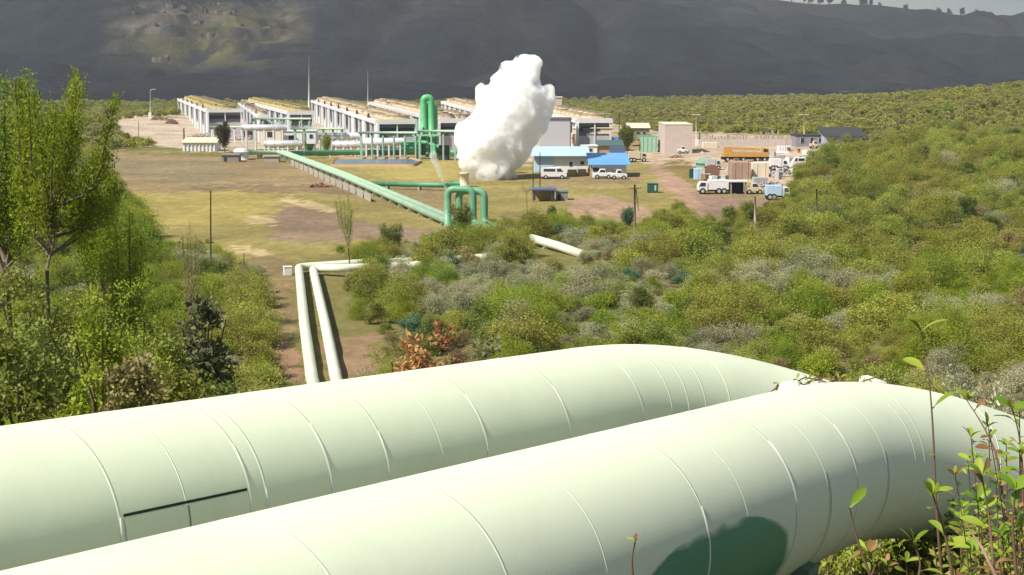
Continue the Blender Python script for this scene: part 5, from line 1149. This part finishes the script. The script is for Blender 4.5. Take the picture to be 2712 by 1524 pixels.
# big leaved grey green bush under the left trees
def leafy_bush(name, px, d, H, w_, n, leaf, m, label, seed, group=None):
    b = tbase(px, d)
    if H > 100: H = max(.8, pd(px, H, d).z - b.z)      # a height given as the pixel row its top reaches
    rt = empty(name, b, label, 'bush', group)
    me = shrub_mesh('foliage', seed, w_, H, 26, n, leaf, m, up=.2, aspect=1.7, ragged=.5); o = bpy.data.objects.new('foliage', me); COL.objects.link(o); o.parent = rt
    st = MB()
    rr_ = .008 * H + .003
    for k in range(5): a = k * 1.3; st.tube([b + Vector((0, 0, -.3)), b + Vector((math.cos(a) * w_ * .1, math.sin(a) * w_ * .1, H * .4)), b + Vector((math.cos(a) * w_ * .3, math.sin(a) * w_ * .3, H * .8))], [rr_ * 1.5, rr_, rr_ * .4], 6)
    obj('stem', st, barkm, rt); return rt
leafy_bush('broadleaf_bush', 530, 33, 3.6, 1.9, 2600, .17, leafmat('broad_grey_leaves', (.05, .07, .03), (.30, .33, .15)), 'tall broad leaved grey-green bush left of the bare strip', 51)
leafy_bush('broadleaf_bush', 1310, 25, 888, 1.5, 1500, .13, leafmat('broad_grey_leaves', (0, 0, 0), (0, 0, 0)), 'small broad leaved grey-green bush just over the rear pipe near its middle', 52)
rust_l = leafmat('rusty_leaves', (.30, .17, .055), (.52, .34, .13))
for (px, d, h_, w_, sd_, lb) in ((1095, 25, 868, 1.7, 53, 'rust orange dry bush peeping over the rear fat pipe, left one'), (1190, 24, 888, 1.4, 54, 'rust orange dry bush peeping over the rear fat pipe, right one')): leafy_bush('rusty_bush', px, d, h_, w_, 2400, .12, rust_l, lb, sd_, 'rust orange bushes')
for i, (px, d, h_, w_, mm) in enumerate(((250, 24, 3.2, 1.5, BR_), (400, 30, 3.0, 2.0, OL), (120, 26, 2.6, 2.0, DG), (20, 22, 2.2, 1.8, OL), (330, 22, 1.9, 1.3, BN), (470, 24, 1.8, 1.4, OL), (200, 34, 3.9, 2.6, OL), (60, 33, 4.3, 2.6, OL), (360, 38, 4.4, 2.4, BR_), (640, 24, 1.5, 1.1, BN), (700, 26, 1.4, 1.2, OL), (1480, 26, 1.5, 1.6, GY), (1600, 26, 1.3, 1.5, GY), (1950, 24, 1.6, 2.0, BR_), (2150, 24, 2.0, 2.2, OL), (2350, 22, 2.6, 2.2, BR_), (2500, 20, 2.7, 2.0, OL), (2620, 18, 2.8, 2.0, BR_), (2050, 30, 2.6, 2.6, GY), (2480, 30, 4.2, 2.8, BR_))):
    leafy_bush('slope_bush', px, d, h_, w_, int(3200 + 600 * w_), .085, mm, ['bright green bush behind the left part of the rear pipe', 'olive bush between feathery trees and broad leaved bush', 'dark bush low under the tallest tree', 'olive bush at the left edge right above the rear pipe', 'dry brown bush touching the rear pipe at left', 'olive bush left of the broad leaved bush foot', 'big olive bush at the foot of the feathery trees', 'second big olive bush at the left edge under the trees', 'big bright bush right of the feathery trees', 'dry brown bush on the bare strip by the rear pipe', 'olive bush just left of the twin cream pipes', 'grey-green bush over the rear pipe left of its bend', 'grey-green bush over the crest of the rear pipe', 'bright green bush behind the downward bend of the rear pipe', 'olive bush between both pipe bends', 'bright green bush right of the nearest pipe crest', 'olive bush at right behind the falling nearest pipe', 'bright green bush at the right edge behind the nearest pipe', 'grey-green bush deeper behind the pipe bends', 'tall bright green bush at the right edge of the scrub'][i], 60 + i)
# ridge trees on the skyline
ridgem = leafmat('ridge_tree_leaves', (.02, .03, .03), (.05, .065, .055))
rp_ = [(1905, 14, 16), (1918, 12, 12), (2027, 18, 30), (2054, 26, 34), (2080, 26, 40), (2112, 14, 22), (2130, 16, 24), (2153, 20, 20), (2177, 22, 22), (2216, 16, 24), (2264, 26, 26), (2284, 12, 22), (2310, 16, 14), (2375, 16, 14), (2460, 18, 12), (2490, 18, 14), (2522, 16, 16), (2560, 20, 14), (2600, 24, 12)]
tb_proto = {}
for i, (px, w_, h_) in enumerate(rp_):
    xx = (px - CX) / F * 2590 ; yy = 2580.; zz = float(hillz(np.array([xx]), np.array([yy]))[0]) - 3; s_ = yy / F
    rt = empty('ridge_tree', (xx, yy, zz), 'small dark tree on the skyline of the escarpment at upper right', 'tree', 'small trees along the skyline')
    H_ = h_ * s_ + 3; W_ = w_ * s_
    k = i % 3
    if k not in tb_proto: tb_proto[k] = (shrub_mesh('crown', 300 + k, 1., 1., 12, 700, .12, ridgem, lowfill=.35, aspect=1.4), MB().tube([(0, 0, -.1), (.02, 0, .3), (0, 0, .7)], [.06, .045, .02], 6))
    c = bpy.data.objects.new('crown', tb_proto[k][0]); COL.objects.link(c); c.parent = rt; c.scale = (W_ * 1.1, W_ * 1.1, H_ * 1.1)
    t_ = obj('trunk', tb_proto[k][1], barkm, None); t_.location = (0, 0, -.1); t_.parent = rt; t_.scale = (W_, W_, H_)
# ================================================================== FOREGROUND PLANTS (near the viewer, lower right)
leaf_a = leafmat('fresh_leaf', (.14, .24, .02), (.32, .42, .05), .35, .02, .12, .35)
leaf_b = leafmat('reddish_leaf', (.16, .09, .03), (.36, .23, .08), .3)
twigm = mat('reddish_twig', (.16, .09, .06), .8, 0, .3, 12)
def leaf_geo(L, Wd, rng):
    """one obovate leaf, folded along its midrib and arched: base at origin, tip along +x"""
    us = [0, .12, .3, .5, .68, .84, .95, 1.0]; ws = [.04, .14, .32, .45, .48, .40, .22, .02]; cur = rng.uniform(.05, .6)
    V = []
    for u, w_ in zip(us, ws):
        z_ = -cur * u * u * L; y_ = w_ * Wd
        V += [(u * L, -y_, z_ + y_ * .35), (u * L, 0, z_), (u * L, y_, z_ + y_ * .35)]
    Fq = []
    for i in range(7): b = i * 3; Fq += [(b, b + 3, b + 4, b + 1), (b + 1, b + 4, b + 5, b + 2)]
    return np.array(V), np.array(Fq)
def plant(name, pts, nleaf, L, label, seed, mainm=leaf_a, red=.12, tipcluster=5, start=.25, stem_r=.006, side=0, cat='plant', group=None):
    """pts: stem path as (px, py, distance)"""
    rng = np.random.default_rng(seed); path = [pd(*p) for p in pts]
    g = gz(path[0].x, path[0].y); 
    if path[0].z > g: path = [Vector((path[0].x, path[0].y, g))] + path
    rt = empty(name, (path[0].x, path[0].y, path[0].z), label, cat, group); P = fillet(path, .15, 4)
    k = len(P); st = MB(); st.tube(P, [stem_r * (1.3 - .9 * i / (k - 1)) for i in range(k)], 7)
    cum = [0.]
    for a, b in zip(P, P[1:]): cum.append(cum[-1] + (b - a).length)
    LV, LF, LM, LT, off = [], [], [], [], 0
    def addleaf(p, d, Ls):
        nonlocal off
        V, Fq = leaf_geo(Ls, Ls * rng.uniform(.3, .46), rng); x_ = Vector(d).normalized(); n_ = Vector((rng.normal() * .4, rng.normal() * .4 - .4, 1)); y_ = n_.cross(x_).normalized(); z_ = x_.cross(y_)
        M = np.array([x_, y_, z_]); LV.append(V @ M + np.array(p)); LF.append(Fq + off); off += len(V); LM.append(np.full(len(Fq), int(rng.uniform() < red))); LT.append(np.full(len(Fq), rng.uniform(0, 1)))
    for i in range(nleaf):
        s_ = cum[-1] * (start + (1 - start) * (i + rng.uniform(0, .6)) / nleaf); j = min(np.searchsorted(cum, s_), k - 1); t_ = (s_ - cum[j - 1]) / max(1e-6, cum[j] - cum[j - 1]); p = P[j - 1].lerp(P[j], t_); ax = (P[j] - P[j - 1]).normalized()
        a = i * 2.4 + rng.uniform(-.4, .4); o1 = ax.orthogonal().normalized(); o2 = ax.cross(o1); dv = (o1 * math.cos(a) + o2 * math.sin(a)) * .9 + ax * rng.uniform(.3, .9)
        p2 = p + dv.normalized() * .015; st.tube([p, p2], .0025, 5); addleaf(p2, dv, L * rng.uniform(.7, 1.15))
    for i in range(tipcluster): a = i * 6.28 / max(1, tipcluster) + rng.uniform(-.3, .3); addleaf(P[-1], (math.cos(a) * .7, math.sin(a) * .7, rng.uniform(.4, 1.2)), L * rng.uniform(.6, 1.0))
    obj('stem', st, twigm, rt)
    me = npmesh('leaves', np.concatenate(LV) - np.array(rt.location), np.concatenate(LF), [mainm, leaf_b], np.concatenate(LT), np.concatenate(LM), True); o = bpy.data.objects.new('leaves', me); COL.objects.link(o); o.parent = rt
    return rt
PG = 'leafy shoots at lower right'
plant('leafy_shoot', [(2500, 1600, 5.2), (2478, 1330, 5.2), (2472, 1150, 5.2), (2462, 1010, 5.2), (2440, 880, 5.25)], 7, .105, 'tall thin twig with few paired leaves rising against the nearest pipe', 1, red=0, tipcluster=2, start=.55, stem_r=.005, group=PG)
plant('leafy_shoot', [(2345, 1620, 4.8), (2290, 1490, 4.8), (2262, 1400, 4.8), (2250, 1345, 4.8)], 4, .10, 'short shoot with three upright pointed leaves low on the nearest pipe', 2, red=0, tipcluster=1, start=.3, group=PG)
plant('leafy_shoot', [(2530, 1620, 4.6), (2520, 1500, 4.6), (2500, 1400, 4.6), (2470, 1310, 4.6)], 26, .08, 'reddish stemmed shoot with bright rounded leaves in the lower right, inner one', 3, red=.2, tipcluster=5, start=.1, stem_r=.007, group=PG)
plant('leafy_shoot', [(2640, 1640, 4.4), (2630, 1500, 4.4), (2622, 1380, 4.5), (2600, 1260, 4.5)], 30, .075, 'leafy shoot with browned leaves close to the right edge', 4, red=.3, tipcluster=5, start=.1, stem_r=.006, group=PG)
plant('leafy_shoot', [(2700, 1640, 4.0), (2690, 1500, 4.0), (2680, 1380, 4.0), (2690, 1300, 4.0)], 30, .075, 'bright leafy shoot filling the lower right corner', 5, red=.05, tipcluster=6, start=.1, group=PG)
plant('leafy_shoot', [(2450, 1640, 4.7), (2430, 1540, 4.7), (2440, 1490, 4.7), (2420, 1440, 4.7)], 16, .08, 'low shoot with two broad pale leaves at the bottom edge', 6, red=.05, tipcluster=4, start=.1, group=PG)
plant('leafy_shoot', [(1682, 1640, 4.8), (1676, 1540, 4.8), (1672, 1480, 4.8), (1682, 1436, 4.8)], 5, .04, 'tiny sprig with a brown bud poking up by the dark green patch', 7, red=.5, tipcluster=5, start=.6, stem_r=.007, group=PG)
plant('leafy_shoot', [(2300, 1640, 5.4), (2290, 1560, 5.4), (2320, 1500, 5.4), (2300, 1470, 5.4)], 12, .08, 'bushy low shoots at the bottom edge right of the nearest pipe shadow, left clump', 8, red=.15, tipcluster=6, start=.1, group=PG)
plant('leafy_shoot', [(2250, 1660, 5.6), (2245, 1560, 5.6), (2255, 1480, 5.6)], 6, .06, 'thin brown sprout with few leaves beside the three leaved shoot', 9, red=.7, tipcluster=3, start=.4, group=PG)
plant('leafy_shoot', [(2660, 1340, 6.2), (2640, 1200, 6.2), (2600, 1120, 6.3), (2560, 1060, 6.4)], 22, .085, 'arching shoot over the falling nearest pipe at right', 10, mainm=leaf_a, red=.25, tipcluster=5, start=.15, group=PG)
plant('leafy_shoot', [(2712, 1300, 6.0), (2700, 1150, 6.0), (2680, 1080, 6.0)], 20, .085, 'leafy shoot at the right edge above the arching one', 11, red=.15, tipcluster=6, start=.1, group=PG)
# thin bare pale stick
st = MB(); st.tube([pd(2680, 1640, 4.3), pd(2635, 1520, 4.3), pd(2600, 1450, 4.3), pd(2565, 1400, 4.35)], [.006, .006, .005, .003], 6); obj('dry_stick', st, mat('pinkish_stick', (.42, .28, .20), .8), None, label='bare pinkish dry stick leaning in the lower right plants', cat='stick')
# creeper lying along the crest of the nearest pipe
rng2 = np.random.default_rng(5); LV, LF, LT, LM, off = [], [], [], [], 0; cb_ = MB()
crs = []
def crest(bb, sdist, e, lift__): 
    p, d = atB(sdist + 7) ; s1 = Vector((-E1.x, -E1.y, 0)); up_ = s1.cross(d).normalized(); up_ = up_ if up_.z > 0 else -up_
    return p + (s1 * math.cos(R(e)) + up_ * math.sin(R(e))) * (RB_ + lift__)
for j in range(34):
    s0 = rng2.uniform(8.6, 15.0); e0 = rng2.uniform(105, 135); pts = []
    for q in range(5): pts.append(crest(None, s0 + q * .11, e0 - q * rng2.uniform(4, 11) * (.4 + .5 * (s0 > 10)), .02 + .03 * math.sin(q * 1.5)))
    cb_.tube(pts, .005, 5)
    for q in range(5):
        for r_ in range(2):
            V, Fq = leaf_geo(.055 * rng2.uniform(.6, 1.3), .02, rng2); x_ = Vector(rng2.normal(size=3)).normalized(); n_ = Vector((.1, -.3, 1)); y_ = n_.cross(x_).normalized(); z_ = x_.cross(y_)
            LV.append(V @ np.array([x_, y_, z_]) + np.array(pts[q]) + np.array([0, 0, .02])); LF.append(Fq + off); off += len(V); LT.append(np.full(len(Fq), rng2.uniform(0, 1))); LM.append(np.full(len(Fq), int(rng2.uniform() < .3)))
o0 = crest(None, 10, 110, 0); rt = empty('creeper', o0, 'thin leafy creeper twigs lying over the crest of the nearest pipe at its bend', 'creeper'); obj('twig', cb_, twigm, rt)
me = npmesh('leaves', np.concatenate(LV) - np.array(o0), np.concatenate(LF), [OL, leaf_b], np.concatenate(LT), np.concatenate(LM), True); o = bpy.data.objects.new('leaves', me); COL.objects.link(o); o.parent = rt
# torn scraps of pale insulation sheet lying on the crest of the nearest pipe
scrap_m = mat('pale_scrap_sheet', (.62, .62, .56), .7, 0, .2, 5)
for i, (s0, e0, sz, lb) in enumerate(((8.7, 112, .10, 'small grey scrap of torn sheet on the nearest pipe, leftmost'), (9.2, 116, .11, 'pale scrap of torn sheet in the middle of the crest of the nearest pipe'), (9.9, 118, .17, 'largest white scrap of torn sheet standing up on the crest of the nearest pipe'))):
    rnd = random.Random(i + 9); p = crest(None, s0, e0, -.02); n_ = 7; b = MB(); ring = [(math.cos(6.283 * j / n_) * sz * rnd.uniform(.6, 1.15), math.sin(6.283 * j / n_) * sz * .35 * rnd.uniform(.8, 1.15)) for j in range(n_)]
    b.prism([(p.x + a, p.y + c, p.z - .03) for a, c in ring], [(p.x + a * .7, p.y + c * .6, p.z + sz * rnd.uniform(.5, .8)) for a, c in ring]); obj('insulation_scrap', b, scrap_m, None, bevel=.01, label=lb, cat='scrap')
# white flowered sprigs at right
for i, (px, py, d) in enumerate(((2500, 1000, 15), (2570, 1030, 14.5), (2630, 1060, 14))):
    b = pd(px, py + 60, d); g = gz(b.x, b.y); b = Vector((b.x, b.y, g)); H_ = pd(px, py - 30, d).z - g; tree('flowering_weed', b, H_, .35, 7, 1500, .045, leafmat('white_blossom', (.16, .20, .05), (.62, .62, .46)), ['upper', 'middle', 'lower'][i] + ' whitish flowering weed right of the nearest pipe crest', 'whitish flowering weeds at right', 400 + i, 2, .8, .15, .0035, (0, 0), .12, cat='weed')
# ================================================================== STEAM
def steam(name, blobs, dens, label, noise=.22, seed=0, fade=None, emis=None):
    """blobs: px, py, radius px, distance -> one closed hull filled with a bright volume"""
    mbd = bpy.data.metaballs.new('tmp'); mo = bpy.data.objects.new('tmp', mbd); COL.objects.link(mo); mbd.resolution = .42; mbd.threshold = .15
    for (px, py, rp, d) in blobs:
        c = pd(px, py, d); e = mbd.elements.new(type='BALL'); e.co = c; e.radius = rp / F * d * 1.27; e.stiffness = 2.5
    dg = bpy.context.evaluated_depsgraph_get(); me = bpy.data.meshes.new_from_object(mo.evaluated_get(dg)); bpy.data.objects.remove(mo)
    me.name = name; o = bpy.data.objects.new(name, me); COL.objects.link(o)
    V = np.empty(len(me.vertices) * 3); me.vertices.foreach_get('co', V); V = V.reshape(-1, 3); Nn = np.empty_like(V.ravel()); me.vertices.foreach_get('normal', Nn); Nn = Nn.reshape(-1, 3)
    n_ = (vnoise(V[:, 0] + V[:, 1] * .7, V[:, 2] + V[:, 1] * .7, 2.2, 71) - .5) * 1.1 + (vnoise(V[:, 0] + V[:, 1], V[:, 2], .9, 72) - .5) * .45
    V = V + Nn * n_[:, None] * noise * 2; V = V + Nn * ((vnoise(V[:, 0] + V[:, 1] * .6, V[:, 2] + V[:, 1] * .5, .45, 73) - .5) * .28 * min(1, noise * 2))[:, None]; me.vertices.foreach_set('co', V.ravel()); me.update()
    me.materials.clear(); m = bpy.data.materials.new(name + '_vapour'); m.use_nodes = True; t = m.node_tree; n = t.nodes; n.clear(); L = t.links
    out = n.new('ShaderNodeOutputMaterial'); v = n.new('ShaderNodeVolumePrincipled'); v.inputs['Color'].default_value = (1, 1, 1, 1); v.inputs['Anisotropy'].default_value = .0
    L.new(v.outputs[0], out.inputs['Volume']); me.materials.append(m)
    tc = n.new('ShaderNodeTexCoord'); nz = n.new('ShaderNodeTexNoise'); nz.inputs['Scale'].default_value = .55; nz.inputs['Detail'].default_value = 6; L.new(tc.outputs['Object'], nz.inputs[0])
    sx = n.new('ShaderNodeSeparateXYZ'); L.new(tc.outputs['Object'], sx.inputs[0])
    if fade:
        r1 = n.new('ShaderNodeMapRange'); r1.interpolation_type = 'SMOOTHSTEP'; r1.inputs[1].default_value = fade[0]; r1.inputs[2].default_value = fade[1]; r1.inputs[3].default_value = fade[2]; r1.inputs[4].default_value = dens; L.new(sx.outputs['Z'], r1.inputs[0]); base = r1.outputs[0]
        r2 = n.new('ShaderNodeMapRange'); r2.inputs[1].default_value = .36; r2.inputs[2].default_value = .52; r2.inputs[3].default_value = .04; r2.inputs[4].default_value = 1; L.new(nz.outputs[0], r2.inputs[0])
        mu = n.new('ShaderNodeMath'); mu.operation = 'MULTIPLY'; L.new(base, mu.inputs[0]); L.new(r2.outputs[0], mu.inputs[1]); L.new(mu.outputs[0], v.inputs['Density'])
    else: v.inputs['Density'].default_value = dens
    tag(o, label, 'steam', kind='stuff'); return o
DS = 262
bl = [(1268, 498, 36, DS), (1345, 492, 40, DS), (1302, 508, 46, DS), (1298, 475, 52, DS), (1306, 445, 58, DS - 2), (1275, 435, 50, DS), (1350, 430, 30, DS), (1310, 400, 76, DS), (1256, 402, 46, DS), (1228, 372, 26, DS), (1224, 345, 24, DS), (1380, 385, 40, DS), (1403, 362, 32, DS),
      (1330, 345, 84, DS), (1270, 335, 44, DS), (1425, 330, 36, DS), (1438, 300, 30, DS), (1440, 268, 26, DS), (1446, 244, 20, DS), (1428, 262, 26, DS), (1300, 290, 44, DS), (1284, 258, 28, DS), (1276, 240, 19, DS), (1300, 245, 24, DS), (1360, 285, 80, DS), (1400, 260, 50, DS),
      (1335, 225, 38, DS), (1318, 212, 18, DS), (1375, 215, 48, DS), (1405, 205, 32, DS), (1350, 188, 24, DS), (1395, 180, 34, DS), (1410, 170, 22, DS), (1378, 168, 20, DS), (1400, 158, 14, DS), (1285, 365, 56, DS - 3)]
zlo = pd(1300, 520, DS).z; zhi = pd(1300, 400, DS).z
steam('steam_cloud', bl, 2.2, 'great billowing white steam cloud rising in the middle of the plant', .5, 0, (zlo, zhi, .22))
thin = [(1183, 500, 6, vA.y), (1178, 488, 7, vA.y), (1172, 476, 7, vA.y), (1166, 464, 8, vA.y), (1162, 450, 8, vA.y), (1156, 437, 9, vA.y), (1150, 424, 9, vA.y), (1146, 410, 10, vA.y)]
steam('steam_wisp', thin, .9, 'thin white wisp of steam leaking from the valve on the green loop', .08)
# ================================================================== HAZE
HZ = True
if HZ:
    hb = MB(); hb.box((0, 1450, -14), (7000, 3980, 560)); m = bpy.data.materials.new('haze_air'); m.use_nodes = True; n = m.node_tree.nodes; n.clear(); o_ = n.new('ShaderNodeOutputMaterial'); v = n.new('ShaderNodeVolumePrincipled')
    v.inputs['Color'].default_value = (.80, .87, 1, 1); v.inputs['Density'].default_value = .00009; v.inputs['Anisotropy'].default_value = .1; m.node_tree.links.new(v.outputs[0], o_.inputs['Volume'])
    obj('haze', hb, m, None, kind='stuff', label='faint bluish haze between the viewer and the escarpment', cat='haze')
# dense low growth around the falling end of the nearest pipe
rg = np.random.default_rng(77)
for i, (px, yb_, d, w_, h_, mm, lb) in enumerate(((2560, 1500, 9.5, .9, .8, DG, 'dark low bush in the shade below the nearest pipe, left one'), (2700, 1450, 8.5, .9, 1.0, OL, 'olive low bush at the right edge under the nearest pipe'), (2400, 1520, 9.0, .9, .5, DG, 'dark ground growth at the foot of the nearest pipe'), (2660, 1250, 10.5, 1.0, 1.4, OL, 'olive bush crowding the falling end of the nearest pipe'), (2250, 1520, 8.6, .8, .45, OL, 'low weeds at the bottom edge beneath the nearest pipe'), (2720, 1150, 11.5, 1.1, 1.6, BR_, 'bright bush at the right edge over the falling nearest pipe'))):
    b = pd(px, yb_, d); g_ = gz(b.x, b.y); rt = empty('low_bush', (b.x, b.y, g_), lb, 'bush')
    me = shrub_mesh('foliage', 500 + i, w_ * 1.6, h_, 18, 2400, .055, mm, up=.4, aspect=2.0, ragged=.5); o = bpy.data.objects.new('foliage', me); COL.objects.link(o); o.parent = rt
    st = MB()
    for k in range(4): a = k * 1.7; st.tube([Vector((b.x, b.y, g_ - .2)), Vector((b.x + math.cos(a) * w_ * .35, b.y + math.sin(a) * w_ * .35, g_ + h_ * .8))], [.005, .002], 5)
    obj('stem', st, twigm, rt)
for i, (px, py, d, n_, L_) in enumerate(((2590, 1330, 4.9, 18, .075), (2655, 1420, 4.6, 20, .08), (2570, 1470, 4.9, 16, .07), (2700, 1200, 5.6, 20, .07), (2400, 1490, 5.2, 12, .06), (2350, 1500, 5.0, 10, .055), (2620, 1160, 6.4, 20, .06), (2530, 1500, 4.7, 14, .07), (2690, 1350, 5.0, 26, .06), (2640, 1290, 5.4, 26, .055), (2600, 1400, 5.2, 24, .055), (2705, 1440, 4.6, 24, .06), (2560, 1400, 5.6, 22, .05), (2665, 1180, 6.0, 26, .055), (2620, 1490, 4.9, 20, .055), (2480, 1480, 5.3, 16, .05), (2700, 1090, 6.6, 26, .055))):
    plant('leafy_shoot', [(px + 20, 1660, d), (px + 5, (1660 + py) / 2, d), (px, py, d)], int(n_ * 1.5), L_, ['inner small leaved shoot beside the tall thin twig', 'crowded green shoot near the corner', 'short shoot behind the dry stick', 'upper shoot touching the right edge', 'knee high sprout at the bottom edge, right one', 'knee high sprout at the bottom edge, left one', 'highest shoot in front of the falling pipe', 'low sprout under the reddish stemmed shoot', 'dense small leaved shoot at the right edge, middle height', 'dense small leaved shoot just inside the right edge one', 'dense small leaved shoot left in the right hand tangle', 'dense small leaved shoot low at the right edge', 'slim small leaved shoot nearest the tall thin twig base', 'dense small leaved shoot high by the falling pipe', 'short small leaved shoot by the bottom edge behind the stick', 'short small leaved shoot left of the right hand tangle', 'topmost small leaved shoot at the right edge'][i], 30 + i, red=.3, tipcluster=5, start=.2, stem_r=.005, group=PG)

rg = np.random.default_rng(123)
for i in range(18):
    px = rg.uniform(2530, 2712); py = 1080 + (2712 - px) * .6 + rg.uniform(0, 330); d = rg.uniform(5.0, 7.2); ln_ = rg.uniform(-50, 20)
    plant('leafy_sprig', [(px + 20, 1660, d), (px + 10, (1660 + py) / 2, d), (px + ln_, py, d)], 34, rg.uniform(.045, .065), 'small leaved green sprig in the dense tangle at the lower right edge', 200 + i, red=.12, tipcluster=5, start=.25, stem_r=.004, group='small leaved sprigs of the tangle at the lower right edge')
